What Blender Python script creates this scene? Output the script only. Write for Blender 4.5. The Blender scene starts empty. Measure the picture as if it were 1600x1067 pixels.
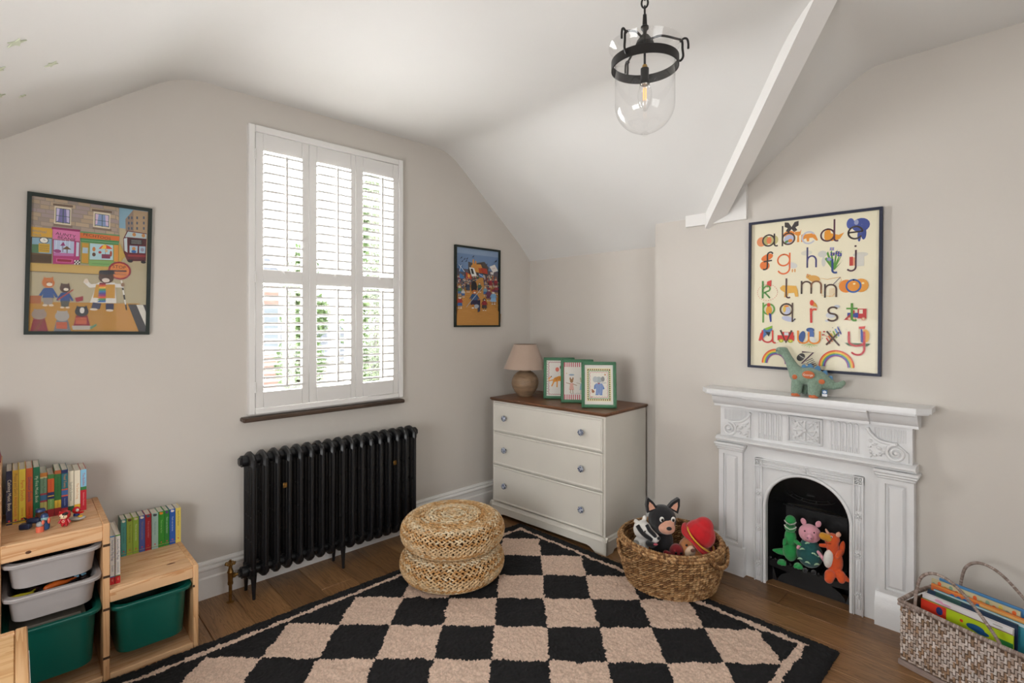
import bpy, bmesh, math, random
import numpy as np
from mathutils import Vector, Matrix, Euler
PI = math.pi
rnd = random.Random(7)
SC = bpy.context.scene
COL = SC.collection

# ------------------------------------------------------------------ camera
cam_d = bpy.data.cameras.new('camera'); cam = bpy.data.objects.new('camera', cam_d); COL.objects.link(cam)
cam_d.sensor_width = 36; cam_d.lens = 36*809/1600; cam_d.shift_y = -33.5/1600; cam_d.clip_start = .05
cam.location = (0, 0, 1.5)
cam.rotation_euler = (PI/2, 0, -math.atan2(.6934, .7206))
SC.camera = cam

# ------------------------------------------------------------------ sky and light
world = bpy.data.worlds.new('world'); SC.world = world; world.use_nodes = True
bg = world.node_tree.nodes['Background']; bg.inputs[0].default_value = (.93, .965, 1, 1); bg.inputs[1].default_value = 2.8

X0_ = -.9
def area(name, loc, rot, sx, sy, power, col=(1, 1, 1), spread=PI):
    l = bpy.data.lights.new(name, 'AREA'); l.shape = 'RECTANGLE'; l.size = sx; l.size_y = sy
    l.energy = power; l.color = col; l.spread = spread
    o = bpy.data.objects.new(name, l); COL.objects.link(o); o.location = loc; o.rotation_euler = rot
    return o
# daylight arriving at the shuttered window; rear and side fill lamps added for brightness
area('window_daylight', (1.475, 3.62, 1.95), (-PI/2, 0, 0), 1.1, 1.75, 250, (.985, .995, 1))
area('rear_fill', (.8, -1.28, 1.5), (PI/2, 0, 0), 1.3, 1.2, 10, (1, 1, 1))
area('side_fill', (X0_+.02, 1.2, 1.1), (0, -PI/2, 0), .8, 1.2, 29, (1, 1, 1))
SC.view_settings.view_transform = 'Standard'; SC.view_settings.look = 'None'
SC.view_settings.gamma = 1; SC.view_settings.use_curve_mapping = False
SC.view_settings.exposure = 0.17

# ------------------------------------------------------------------ helpers
def lin(h):
    if isinstance(h, str):
        h = h.lstrip('#'); c = [int(h[i:i+2], 16)/255 for i in (0, 2, 4)]
    else: c = h
    return tuple((x/12.92 if x <= .04045 else ((x+.055)/1.055)**2.4) for x in c)

def nt_new(name):
    m = bpy.data.materials.new(name); m.use_nodes = True; nt = m.node_tree
    return m, nt, nt.nodes['Principled BSDF']
_M = {}
def M(name, col='#888888', rough=.55, metal=0, var=.06, vs=12, bump=0, bs=60, stretch=None, sheen=0, emit=None, spec=.5, bd=.01):
    if name in _M: return _M[name]
    m, nt, p = nt_new(name); N = nt.nodes; L = nt.links
    c = lin(col)
    p.inputs['Roughness'].default_value = rough; p.inputs['Metallic'].default_value = metal
    p.inputs['Specular IOR Level'].default_value = spec
    tc = N.new('ShaderNodeTexCoord'); mp = N.new('ShaderNodeMapping'); L.new(tc.outputs['Object'], mp.inputs[0])
    if stretch: mp.inputs['Scale'].default_value = stretch
    if var:
        n = N.new('ShaderNodeTexNoise'); n.inputs['Scale'].default_value = vs; n.inputs['Detail'].default_value = 4
        L.new(mp.outputs[0], n.inputs['Vector'])
        r = N.new('ShaderNodeValToRGB'); r.color_ramp.elements[0].position = .3; r.color_ramp.elements[1].position = .7
        r.color_ramp.elements[0].color = tuple(max(0, x*(1-var)) for x in c)+(1,)
        r.color_ramp.elements[1].color = tuple(min(1, x*(1+var)) for x in c)+(1,)
        L.new(n.outputs['Fac'], r.inputs[0]); L.new(r.outputs[0], p.inputs['Base Color'])
    else: p.inputs['Base Color'].default_value = c+(1,)
    if bump:
        n2 = N.new('ShaderNodeTexNoise'); n2.inputs['Scale'].default_value = bs; n2.inputs['Detail'].default_value = 3
        L.new(mp.outputs[0], n2.inputs['Vector'])
        b = N.new('ShaderNodeBump'); b.inputs['Strength'].default_value = bump; b.inputs['Distance'].default_value = bd
        L.new(n2.outputs['Fac'], b.inputs['Height']); L.new(b.outputs[0], p.inputs['Normal'])
    if sheen: p.inputs['Sheen Weight'].default_value = sheen
    if emit: p.inputs['Emission Color'].default_value = lin(emit[0])+(1,); p.inputs['Emission Strength'].default_value = emit[1]
    _M[name] = m; return m

def wood(name, c1, c2, axis=0, scale=14, rough=.45, knots=True, rand=0, ring=.5, c3=None):
    """pine / oak: grain stretched along one object axis, thin dark growth lines, a few knots"""
    if name in _M: return _M[name]
    m, nt, p = nt_new(name); N = nt.nodes; L = nt.links
    tc = N.new('ShaderNodeTexCoord'); mp = N.new('ShaderNodeMapping')
    s = [1, 1, 1]; s[axis] = .07; mp.inputs['Scale'].default_value = s
    vec = tc.outputs['Object']
    if rand:
        oi = N.new('ShaderNodeObjectInfo'); ad = N.new('ShaderNodeVectorMath'); ad.operation = 'ADD'
        sc = N.new('ShaderNodeVectorMath'); sc.operation = 'SCALE'; sc.inputs[3].default_value = 37
        cb = N.new('ShaderNodeCombineXYZ')
        for i in range(3): L.new(oi.outputs['Random'], cb.inputs[i])
        L.new(cb.outputs[0], sc.inputs[0]); L.new(sc.outputs[0], ad.inputs[1]); L.new(vec, ad.inputs[0]); vec = ad.outputs[0]
    L.new(vec, mp.inputs[0])
    n = N.new('ShaderNodeTexNoise'); n.inputs['Scale'].default_value = scale; n.inputs['Detail'].default_value = 5; n.inputs['Distortion'].default_value = .6
    L.new(mp.outputs[0], n.inputs['Vector'])
    mul = N.new('ShaderNodeMath'); mul.operation = 'MULTIPLY'; mul.inputs[1].default_value = 9; L.new(n.outputs['Fac'], mul.inputs[0])
    fr = N.new('ShaderNodeMath'); fr.operation = 'FRACT'; L.new(mul.outputs[0], fr.inputs[0])
    r = N.new('ShaderNodeValToRGB'); e = r.color_ramp.elements
    e[0].position = 0; e[0].color = lin(c2)+(1,); e[1].position = ring; e[1].color = lin(c1)+(1,)
    L.new(fr.outputs[0], r.inputs[0])
    n3 = N.new('ShaderNodeTexNoise'); n3.inputs['Scale'].default_value = scale*.5; L.new(mp.outputs[0], n3.inputs['Vector'])
    mx = N.new('ShaderNodeMix'); mx.data_type = 'RGBA'; mx.blend_type = 'MULTIPLY'; mx.inputs[0].default_value = .6
    r3 = N.new('ShaderNodeValToRGB'); r3.color_ramp.elements[0].position = .35; r3.color_ramp.elements[1].position = .65
    r3.color_ramp.elements[0].color = (.72, .66, .6, 1); r3.color_ramp.elements[1].color = (1, 1, 1, 1)
    L.new(n3.outputs['Fac'], r3.inputs[0]); L.new(r.outputs[0], mx.inputs[6]); L.new(r3.outputs[0], mx.inputs[7])
    out = mx.outputs[2]
    if rand:
        mx2 = N.new('ShaderNodeMix'); mx2.data_type = 'RGBA'; mx2.blend_type = 'MULTIPLY'; mx2.inputs[0].default_value = 1
        r4 = N.new('ShaderNodeValToRGB'); r4.color_ramp.elements[0].color = (1-rand, 1-rand, 1-rand*.9, 1); r4.color_ramp.elements[1].color = (1+rand*.3,)*3+(1,)
        L.new(oi.outputs['Random'], r4.inputs[0]); L.new(out, mx2.inputs[6]); L.new(r4.outputs[0], mx2.inputs[7]); out = mx2.outputs[2]
    L.new(out, p.inputs['Base Color'])
    p.inputs['Roughness'].default_value = rough
    b = N.new('ShaderNodeBump'); b.inputs['Strength'].default_value = .12; b.inputs['Distance'].default_value = .002
    L.new(n.outputs['Fac'], b.inputs['Height']); L.new(b.outputs[0], p.inputs['Normal'])
    _M[name] = m; return m

def glassmat(name, tint=(1, 1, 1), ior=1.45, base=.035):
    if name in _M: return _M[name]
    m = bpy.data.materials.new(name); m.use_nodes = True; nt = m.node_tree; N = nt.nodes; L = nt.links
    N.remove(N['Principled BSDF'])
    t = N.new('ShaderNodeBsdfTransparent'); t.inputs[0].default_value = tint+(1,)
    g = N.new('ShaderNodeBsdfGlossy'); g.inputs['Roughness'].default_value = .03
    f = N.new('ShaderNodeLayerWeight'); f.inputs[0].default_value = .5      # same from both sides of a thin sheet
    pw = N.new('ShaderNodeMath'); pw.operation = 'POWER'; pw.inputs[1].default_value = 5; L.new(f.outputs['Facing'], pw.inputs[0])
    ma = N.new('ShaderNodeMath'); ma.operation = 'MULTIPLY_ADD'; ma.inputs[1].default_value = .75 if base > .02 else .25; ma.inputs[2].default_value = base; L.new(pw.outputs[0], ma.inputs[0])
    mx = N.new('ShaderNodeMixShader'); L.new(ma.outputs[0], mx.inputs[0]); L.new(t.outputs[0], mx.inputs[1]); L.new(g.outputs[0], mx.inputs[2])
    L.new(mx.outputs[0], N['Material Output'].inputs[0]); _M[name] = m; return m

def attrmat(name, rough=.6, bump=0, bs=200, var=0, vs=30, sheen=0):
    if name in _M: return _M[name]
    m, nt, p = nt_new(name); N = nt.nodes; L = nt.links
    a = N.new('ShaderNodeAttribute'); a.attribute_name = 'Col'; out = a.outputs['Color']
    if var:
        n = N.new('ShaderNodeTexNoise'); n.inputs['Scale'].default_value = vs; n.inputs['Detail'].default_value = 3
        tc = N.new('ShaderNodeTexCoord'); L.new(tc.outputs['Object'], n.inputs['Vector'])
        r = N.new('ShaderNodeValToRGB'); r.color_ramp.elements[0].position = .35; r.color_ramp.elements[1].position = .65
        r.color_ramp.elements[0].color = (1-var,)*3+(1,); r.color_ramp.elements[1].color = (1+var*.3,)*3+(1,); L.new(n.outputs['Fac'], r.inputs[0])
        mx = N.new('ShaderNodeMix'); mx.data_type = 'RGBA'; mx.blend_type = 'MULTIPLY'; mx.inputs[0].default_value = 1
        L.new(out, mx.inputs[6]); L.new(r.outputs[0], mx.inputs[7]); out = mx.outputs[2]
    L.new(out, p.inputs['Base Color']); p.inputs['Roughness'].default_value = rough
    if bump:
        tc = N.new('ShaderNodeTexCoord'); n2 = N.new('ShaderNodeTexNoise'); n2.inputs['Scale'].default_value = bs
        L.new(tc.outputs['Object'], n2.inputs['Vector'])
        b = N.new('ShaderNodeBump'); b.inputs['Strength'].default_value = bump; b.inputs['Distance'].default_value = .006
        L.new(n2.outputs['Fac'], b.inputs['Height']); L.new(b.outputs[0], p.inputs['Normal'])
    if sheen: p.inputs['Sheen Weight'].default_value = sheen
    _M[name] = m; return m

def fix(o, label=None, cat=None, group=None, kind=None):
    if label: o['label'] = label
    if cat: o['category'] = cat
    if group: o['group'] = group
    if kind: o['kind'] = kind
    return o
def thing(name, label, cat, loc=(0, 0, 0), rz=0, group=None, rot=None):
    o = bpy.data.objects.new(name, None); COL.objects.link(o); o.empty_display_size = .05
    o.location = loc; o.rotation_euler = rot or (0, 0, rz)
    return fix(o, label, cat, group)
def struct(name, loc=(0, 0, 0)):
    o = bpy.data.objects.new(name, None); COL.objects.link(o); o.location = loc; o['kind'] = 'structure'; return o

class MB:
    """collects shapes, then links them as ONE mesh object"""
    def __init__(s): s.v = []; s.f = []; s.c = []; s.cc = None
    def add(s, vs, fs, T=None):
        n = len(s.v)
        if T is not None: vs = [tuple(T @ Vector(v)) for v in vs]
        s.v += [tuple(v) for v in vs]; s.f += [tuple(i+n for i in f) for f in fs]; s.c += [s.cc]*len(fs); return s
    def box(s, x0, x1, y0, y1, z0, z1, b=0, T=None):
        x0, x1 = sorted((x0, x1)); y0, y1 = sorted((y0, y1)); z0, z1 = sorted((z0, z1))
        b = min(b, (x1-x0)*.45, (y1-y0)*.45, (z1-z0)*.45)
        if b <= 0:
            v = [(x, y, z) for x in (x0, x1) for y in (y0, y1) for z in (z0, z1)]
            return s.add(v, [(0, 1, 3, 2), (4, 6, 7, 5), (0, 4, 5, 1), (2, 3, 7, 6), (0, 2, 6, 4), (1, 5, 7, 3)], T)
        v = []; ix = {}
        for i, x in enumerate((x0, x1)):
            for j, y in enumerate((y0, y1)):
                for k, z in enumerate((z0, z1)):
                    X = x+(b if i == 0 else -b); Y = y+(b if j == 0 else -b); Z = z+(b if k == 0 else -b)
                    ix[i, j, k] = len(v); v += [(x, Y, Z), (X, y, Z), (X, Y, z)]
        f = []
        for i in (0, 1): f.append([ix[i, j, k] for j, k in ((0, 0), (1, 0), (1, 1), (0, 1))])
        for j in (0, 1): f.append([ix[i, j, k]+1 for i, k in ((0, 0), (1, 0), (1, 1), (0, 1))])
        for k in (0, 1): f.append([ix[i, j, k]+2 for i, j in ((0, 0), (1, 0), (1, 1), (0, 1))])
        for j in (0, 1):
            for k in (0, 1): f.append((ix[0, j, k]+1, ix[1, j, k]+1, ix[1, j, k]+2, ix[0, j, k]+2))
        for i in (0, 1):
            for k in (0, 1): f.append((ix[i, 0, k], ix[i, 1, k], ix[i, 1, k]+2, ix[i, 0, k]+2))
        for i in (0, 1):
            for j in (0, 1): f.append((ix[i, j, 0], ix[i, j, 1], ix[i, j, 1]+1, ix[i, j, 0]+1))
        for t in ix.values(): f.append((t, t+1, t+2))
        return s.add(v, f, T)
    def prism(s, pts, a, d0, d1, T=None):
        """pts 2D extruded along axis a: x->(y,z), y->(x,z), z->(x,y)"""
        def p3(p, d): return {'x': (d, p[0], p[1]), 'y': (p[0], d, p[1]), 'z': (p[0], p[1], d)}[a]
        n = len(pts); v = [p3(p, d0) for p in pts]+[p3(p, d1) for p in pts]
        f = [tuple(range(n)), tuple(range(2*n-1, n-1, -1))]+[(i, (i+1) % n, n+(i+1) % n, n+i) for i in range(n)]
        return s.add(v, f, T)
    def tube(s, path, r, n=8, closed=False, T=None, cap=True, flat=1):
        P = [Vector(p) for p in path]; m = len(P)
        R = r if isinstance(r, (list, tuple)) else [r]*m
        v = []; f = []; up = None
        for i in range(m):
            if closed: t = (P[(i+1) % m]-P[i-1]).normalized()
            else: t = (P[min(i+1, m-1)]-P[max(i-1, 0)]).normalized()
            if up is None:
                up = Vector((0, 0, 1)) if abs(t.z) < .9 else Vector((1, 0, 0))
            a = (up - t*up.dot(t)).normalized(); up = a; b = t.cross(a)
            for k in range(n):
                th = 2*PI*k/n; v.append(P[i]+a*R[i]*math.cos(th)*flat+b*R[i]*math.sin(th))
        for i in range(m if closed else m-1):
            j = (i+1) % m
            for k in range(n): f.append((i*n+k, i*n+(k+1) % n, j*n+(k+1) % n, j*n+k))
        if cap and not closed: f += [tuple(range(n)), tuple(range((m-1)*n, m*n))]
        return s.add(v, f, T)
    def cyl(s, p0, p1, r0, r1=None, n=16, T=None):
        return s.tube([p0, p1], [r0, r0 if r1 is None else r1], n, T=T)
    def lathe(s, prof, c=(0, 0, 0), n=32, T=None, closed=False):
        v = []; f = []; m = len(prof)
        for r, z in prof:
            for k in range(n):
                a = 2*PI*k/n; v.append((c[0]+r*math.cos(a), c[1]+r*math.sin(a), c[2]+z))
        for i in range(m if closed else m-1):
            j = (i+1) % m
            for k in range(n): f.append((i*n+k, i*n+(k+1) % n, j*n+(k+1) % n, j*n+k))
        if not closed:
            if prof[0][0] > 1e-6: f.append(tuple(range(n)))
            if prof[-1][0] > 1e-6: f.append(tuple(range((m-1)*n, m*n)))
        return s.add(v, f, T)
    def ell(s, c, r, rot=(0, 0, 0), seg=16, ring=10, T=None):
        if not isinstance(r, (tuple, list)): r = (r, r, r)
        Mx = Euler(rot).to_matrix(); v = [Vector(c)+Mx @ Vector((0, 0, r[2]))]; f = []
        for i in range(1, ring):
            ph = PI*i/ring
            for k in range(seg):
                th = 2*PI*k/seg
                v.append(Vector(c)+Mx @ Vector((r[0]*math.sin(ph)*math.cos(th), r[1]*math.sin(ph)*math.sin(th), r[2]*math.cos(ph))))
        v.append(Vector(c)+Mx @ Vector((0, 0, -r[2])))
        for k in range(seg): f.append((0, 1+k, 1+(k+1) % seg))
        for i in range(ring-2):
            for k in range(seg): f.append((1+i*seg+k, 1+(i+1)*seg+k, 1+(i+1)*seg+(k+1) % seg, 1+i*seg+(k+1) % seg))
        L = len(v)-1; b = 1+(ring-2)*seg
        for k in range(seg): f.append((L, b+(k+1) % seg, b+k))
        return s.add(v, f, T)
    def mesh(s, name, recalc=True, smooth=40):
        me = bpy.data.meshes.new(name); me.from_pydata(s.v, [], s.f)
        if any(c is not None for c in s.c):
            at = me.color_attributes.new('Col', 'FLOAT_COLOR', 'CORNER'); buf = []
            for p, c in zip(me.polygons, s.c): buf += list((c or (1, 1, 1))+(1,))*p.loop_total
            at.data.foreach_set('color', buf)
        if recalc:
            bm = bmesh.new(); bm.from_mesh(me); bmesh.ops.remove_doubles(bm, verts=bm.verts, dist=1e-6) if smooth else None
            bmesh.ops.recalc_face_normals(bm, faces=bm.faces); bm.to_mesh(me); bm.free()
        if smooth:
            me.polygons.foreach_set('use_smooth', [True]*len(me.polygons)); me.set_sharp_from_angle(angle=math.radians(smooth))
        me.update(); return me
    def build(s, name, mat, parent=None, recalc=True, smooth=40, loc=None, kind=None, label=None):
        return link(name, s.mesh(name, recalc, smooth), mat, parent, loc, kind, label)
def link(name, me, mat, parent=None, loc=None, kind=None, label=None):
    o = bpy.data.objects.new(name, me); COL.objects.link(o)
    if mat and not me.materials: me.materials.append(mat)
    if parent: o.parent = parent
    if loc: o.location = loc
    return fix(o, label, kind=kind)
def copy_tree(o, parent=None):
    c = o.copy(); COL.objects.link(c); c.parent = parent
    for k in list(o.children): copy_tree(k, c)
    return c
def arc(cx, cy, r, a0, a1, n=12, ry=None):
    ry = r if ry is None else ry
    return [(cx+r*math.cos(math.radians(a0+(a1-a0)*i/n)), cy+ry*math.sin(math.radians(a0+(a1-a0)*i/n))) for i in range(n+1)]
def spline(pts, n=8):
    """catmull-rom through 2D or 3D points"""
    P = [Vector(p) for p in pts]; P = [P[0]*2-P[1]]+P+[P[-1]*2-P[-2]]; out = []
    for i in range(1, len(P)-2):
        for k in range(n):
            t = k/n; a, b, c, d = P[i-1:i+3]
            out.append(.5*((2*b)+(c-a)*t+(2*a-5*b+4*c-d)*t*t+(3*b-a-3*c+d)*t**3))
    out.append(P[-2]); return out

# flat print (pictures, spines, lettering): coloured polygons, one mesh
_FT = {}
def text2d(txt):
    if txt in _FT: return _FT[txt]
    c = bpy.data.curves.new('t', 'FONT'); c.body = txt; c.size = 1; c.align_x = 'CENTER'; c.align_y = 'CENTER'; c.resolution_u = 3
    o = bpy.data.objects.new('t', c); COL.objects.link(o); bpy.context.view_layer.update()
    me = o.to_mesh(); r = ([tuple(v.co) for v in me.vertices], [tuple(p.vertices) for p in me.polygons])
    o.to_mesh_clear(); bpy.data.objects.remove(o); bpy.data.curves.remove(c); _FT[txt] = r; return r
class Art:
    def __init__(s, w, h, bgc=None, step=2e-5):
        s.w, s.h, s.m, s.d, s.step = w, h, MB(), 0, step
        if bgc: s.rect(0, 0, 1, 1, bgc)
    def P(s, u, v): return (u*s.w-s.w/2, (1-v)*s.h)
    def raw(s, pts, col):
        s.d += s.step; s.m.cc = lin(col); s.m.add([(x, -s.d, z) for x, z in pts], [tuple(range(len(pts)))])
    def poly(s, pts, col): s.raw([s.P(*p) for p in pts], col)
    def rect(s, u0, v0, u1, v1, col): s.poly([(u0, v0), (u1, v0), (u1, v1), (u0, v1)], col)
    def ell(s, u, v, rx, ry, col, rot=0, n=16, a0=0, a1=360):
        c = s.P(u, v); q = []; r = math.radians(rot)
        for x, y in arc(0, 0, rx, a0, a1, n, ry)[:(-1 if a1-a0 == 360 else None)]: q.append((c[0]+x*math.cos(r)-y*math.sin(r), c[1]+x*math.sin(r)+y*math.cos(r)))
        s.raw(q, col)
    def stroke(s, pts, w, col, uv=True):
        """pts in uv, or metres (x right, z up) with uv=False"""
        q = [Vector(s.P(*p) if uv else p) for p in pts]; s.d += s.step; s.m.cc = lin(col); L = []; R = []
        for i, p in enumerate(q):
            t = (q[min(i+1, len(q)-1)]-q[max(i-1, 0)]).normalized(); n = Vector((-t.y, t.x))*w/2
            e = t*w*.35*(-1 if i == 0 else 1 if i == len(q)-1 else 0); L.append(p+n+e); R.append(p-n+e)
        k = len(q); s.m.add([(p.x, -s.d, p.y) for p in L+R], [(i, i+1, k+i+1, k+i) for i in range(k-1)])
    def text(s, t, u, v, size, col, rot=0, sx=1):
        V, F = text2d(t); c = s.P(u, v); r = math.radians(rot); s.d += s.step; s.m.cc = lin(col)
        s.m.add([(c[0]+size*(x*sx*math.cos(r)-y*math.sin(r)), -s.d, c[1]+size*(x*sx*math.sin(r)+y*math.cos(r))) for x, y, _ in V], F)
    def build(s, name, parent, loc=None, rough=.55):
        me = s.m.mesh(name, recalc=False, smooth=0)
        return link(name, me, attrmat('printed_colour_%d' % int(rough*100), rough), parent, loc)

def plush(name, blobs, mat, parent, vox=.006, it=5, label=None):
    """one continuous stuffed body grown from overlapping lobes"""
    m = MB()
    for b in blobs:
        if b[0] == 'e': m.ell(b[1], b[2], b[3] if len(b) > 3 else (0, 0, 0), 14, 9)
        else:
            P = b[1]; R = b[2]; m.tube(P, R, 10); m.ell(P[0], R[0] if isinstance(R, list) else R, seg=10, ring=7); m.ell(P[-1], R[-1] if isinstance(R, list) else R, seg=10, ring=7)
    me = m.mesh(name, smooth=0); o = link(name, me, mat, parent, label=label)
    r = o.modifiers.new('remesh', 'REMESH'); r.mode = 'VOXEL'; r.voxel_size = vox; r.use_smooth_shade = True
    q = o.modifiers.new('smooth', 'SMOOTH'); q.iterations = it; q.factor = .5
    return o

# ------------------------------------------------------------------ the room
D, W, B = 3.17, 3.27, 3.14          # window wall y, alcove wall x, chimney breast x
X0, Y0 = -.9, -1.3
wall_m = M('wall_paint', '#c9c3bb', .7, var=.012, vs=3, bump=.05, bs=400)
ceil_m = M('ceiling_paint', '#dfdedb', .75, var=.01, vs=3, bump=.04, bs=300)
white_m = M('white_gloss_paint', '#e4e2df', .33, var=.015, vs=6)
oak_m = wood('oak_floorboard', '#8f6a45', '#70502f', axis=1, scale=26, rough=.38, rand=.28, ring=.7)

floor = struct('floor')
MB().box(X0-.2, W+.3, Y0-.2, D+.25, -.12, -.022).build('subfloor', M('subfloor', '#2a1d12', .9), floor)
edges = [3.28+.0]+[3.094-.186*k for k in range(22)]
rb = random.Random(3); first = True
for i in range(len(edges)-1):
    x1, x0 = edges[i], max(edges[i+1], X0-.05)
    if x1 <= x0: break
    js = {1: [1.0, -.6], 0: [.56, -.9], 2: [-.1]}.get(i, [rb.uniform(-.8, .4), rb.uniform(1.2, 2.2)])
    if i in (10,): js = [.2, 2.81]
    if i == 0: x1 = 3.28
    ys = [Y0]+sorted(js)+[D]
    for a, b in zip(ys[:-1], ys[1:]):
        MB().box(x0+.0009, x1-.0009, a+.0009, b-.0009, -.02, rb.uniform(-.0004, .0003), .0022).build('floor_board', oak_m, floor, smooth=0)
MB().box(3.28, 3.36, .6, 1.25, -.02, 0).build('hearth_board', oak_m, floor)

wl = MB(); wx0, wx1, wz0, wz1 = .972, 1.948, .97, 2.60
for a in ((X0-.2, wx0, -.05, 3.05), (wx1, W+.4, -.05, 3.05), (wx0, wx1, -.05, wz0), (wx0, wx1, wz1, 3.05)): wl.box(a[0], a[1], D, D+.25, a[2], a[3])
fix(wl.build('wall_left', wall_m, smooth=0), kind='structure')
wr = MB()
wr.box(W, W+.2, 1.86, D, -.05, 3.05)
wr.box(B, W+.2, 1.132, 1.86, -.05, 3.05); wr.box(B, W+.2, Y0-.2, .708, -.05, 3.05); wr.box(B, W+.2, .708, 1.132, .655, 3.05)
wr.box(W+.15, W+.2, .708, 1.132, -.05, .66)
fix(wr.build('wall_right', wall_m, smooth=0), kind='structure')
wn = MB()                                       # left of the camera, with an unseen low window added for light
for a in ((Y0-.2, .55, -.05, 3.05), (1.85, D, -.05, 3.05), (.55, 1.85, -.05, .67), (.55, 1.85, 1.53, 3.05)): wn.box(X0-.2, X0, a[0], a[1], a[2], a[3])
fix(wn.build('wall_near', wall_m, smooth=0), kind='structure')
wb = MB()                                       # behind the camera, opening made for the added fill window
for a in ((X0, .1, -.05, 3.05), (1.5, W+.4, -.05, 3.05), (.1, 1.5, -.05, .85), (.1, 1.5, 2.15, 3.05)): wb.box(a[0], a[1], Y0-.2, Y0, a[2], a[3])
fix(wb.build('wall_rear', wall_m, smooth=0), kind='structure')

def _m(x):
    xs = [-2, .63, 2.38, 3.14, 3.27, 3.6]; zs = [2.785-.746*2.63, 2.785, 2.785, 2.152, 2.018, 1.68]
    return float(np.interp(x, xs, zs))
def _n(y): return 2.79 if y < .65 else 2.79-(y-.65)*.817
def _avg(f, t, w): return sum(f(t+w*(k-4)/4) for k in range(9))/9
def ceil_h(x, y):
    a = _avg(_m, x, .11 if x < 3 else .0)
    if x > 1.6: a = max(a, min(_avg(_n, y, .08), 2.785))
    return a
xs = np.arange(X0-.03, W+.06, .03); ys = np.arange(Y0-.03, D+.05, .03)
hm = {}; mx_ = [_avg(_m, x, .11 if x < 3 else 0) for x in xs]; ny_ = [min(_avg(_n, y, .08), 2.785) for y in ys]
V = [(x, y, max(mx_[i], ny_[j]) if x > 1.6 else mx_[i]) for i, x in enumerate(xs) for j, y in enumerate(ys)]
ny = len(ys); Fc = [(i*ny+j, i*ny+j+1, (i+1)*ny+j+1, (i+1)*ny+j) for i in range(len(xs)-1) for j in range(ny-1)]
cm = MB(); cm.add(V, Fc); n0 = len(V)
ceiling = cm.build('ceiling', ceil_m, recalc=False, smooth=30); ceiling['kind'] = 'structure'
MB().box(X0-.2, W+.4, Y0-.2, D+.25, 3.0, 3.1).build('roof_slab', wall_m, ceiling, smooth=0)

# sloping boxed beam along the valley of the two roof slopes, and its wall block
bd0 = Vector((3.155, 1.463, 2.125)); bd1 = Vector((2.36, .655, 2.79)); bd = (bd1-bd0)
dr = bd.normalized(); sd = dr.cross(Vector((0, 0, 1))).normalized(); un = sd.cross(dr).normalized()
bm_ = MB()
pts = []
for e in (bd0-dr*.03, bd1+dr*.5):
    for a, b in ((-.047, -.042), (.047, -.042), (.047, .09), (-.047, .09)): pts.append(e+sd*a+un*b)
bm_.add(pts, [(0, 1, 2, 3), (4, 5, 6, 7), (0, 1, 5, 4), (1, 2, 6, 5), (2, 3, 7, 6), (3, 0, 4, 7)])
trim1 = bm_.build('trim_1', white_m, smooth=0); trim1['kind'] = 'structure'
tb = MB().prism([(1.245, 2.098), (1.628, 2.098), (1.628, 2.2), (1.41, 2.3), (1.245, 2.42)], 'x', B-.022, B+.01).build('trim_2', white_m, smooth=0); tb['kind'] = 'structure'

SK = [(0, 0), (.024, 0), (.024, .108), (.018, .116), (.018, .147), (.021, .15), (.027, .154), (.027, .163), (.022, .168), (.014, .172), (.018, .177), (.018, .184), (.010, .189), (.007, .196), (0, .196)]
def skirting(name, axis, pos, a, b, z=0):
    m = MB()
    if axis == 'x': m.prism([(pos-d, h) for d, h in SK], 'x', a, b)      # runs along x on the window wall
    else: m.prism([(pos-d, h) for d, h in SK], 'y', a, b)
    o = m.build(name, white_m, smooth=20); o['kind'] = 'structure'
skirting('baseboard_left', 'x', D, X0, W)
m = MB()
m.prism([(W-d, h) for d, h in SK], 'y', 1.86, D-.02); m.prism([(B-d, h) for d, h in SK], 'y', 1.40, 1.86); m.prism([(B-d, h) for d, h in SK], 'y', Y0, .44)
o = m.build('baseboard_right', white_m, smooth=20); o['kind'] = 'structure'

# ------------------------------------------------------------------ window 1 (behind the shutters), unseen fill windows added behind and left of camera
glz = glassmat('window_glass')
w1 = struct('window_1')
f = MB()
for a in ((wx0, wx0+.05, wz0, wz1), (wx1-.05, wx1, wz0, wz1), (wx0, wx1, wz0, wz0+.06), (wx0, wx1, wz1-.05, wz1), (wx0+.04, wx1-.04, 1.74, 1.79), (1.63, 1.655, wz0, wz1)): f.box(a[0], a[1], D+.13, D+.18, a[2], a[3], .004)
f.build('sash_frame', white_m, w1)
for a, b in ((wz0+.05, 1.75), (1.78, wz1-.04)): MB().box(wx0+.04, wx1-.04, D+.15, D+.154, a, b).build('pane', glz, w1, smooth=0)
MB().box(wx0-.052, wx1+.012, D-.062, D+.02, .925, .95, .006).build('sill', wood('dark_sill_wood', '#4c3a2d', '#332519', 0, 12, .4), w1)
K = 3.145/3.18
def kx(x, y=3.145): return x*y/3.18
def kz(z, y=3.145): return 1.5+(z-1.5)*y/3.18
fr = MB(); FY = 3.137
xa, xb, xc, xd = kx(.966), kx(1.003), kx(1.950), kx(1.986); za, zb, zc, zd = kz(.955), kz(.988), kz(2.588), kz(2.628)
for a in ((xa, xb, za, zd), (xc, xd, za, zd), (xb, xc, za, zb), (xb, xc, zc, zd)): fr.box(a[0], a[1], FY, D+.03, a[2], a[3], .004)
fr.build('shutter_frame', white_m, w1)
w2 = struct('fill_window_rear'); f = MB()  # unseen window behind the camera, added to brighten the room
for a in ((.1, .16, .85, 2.15), (1.44, 1.5, .85, 2.15), (.1, 1.5, .85, .91), (.1, 1.5, 2.09, 2.15), (.77, .83, .85, 2.15)): f.box(a[0], a[1], Y0-.14, Y0-.08, a[2], a[3], .004)
f.build('sash_frame', white_m, w2); MB().box(.15, 1.45, Y0-.112, Y0-.108, .9, 2.1).build('pane', glz, w2, smooth=0)


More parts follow.
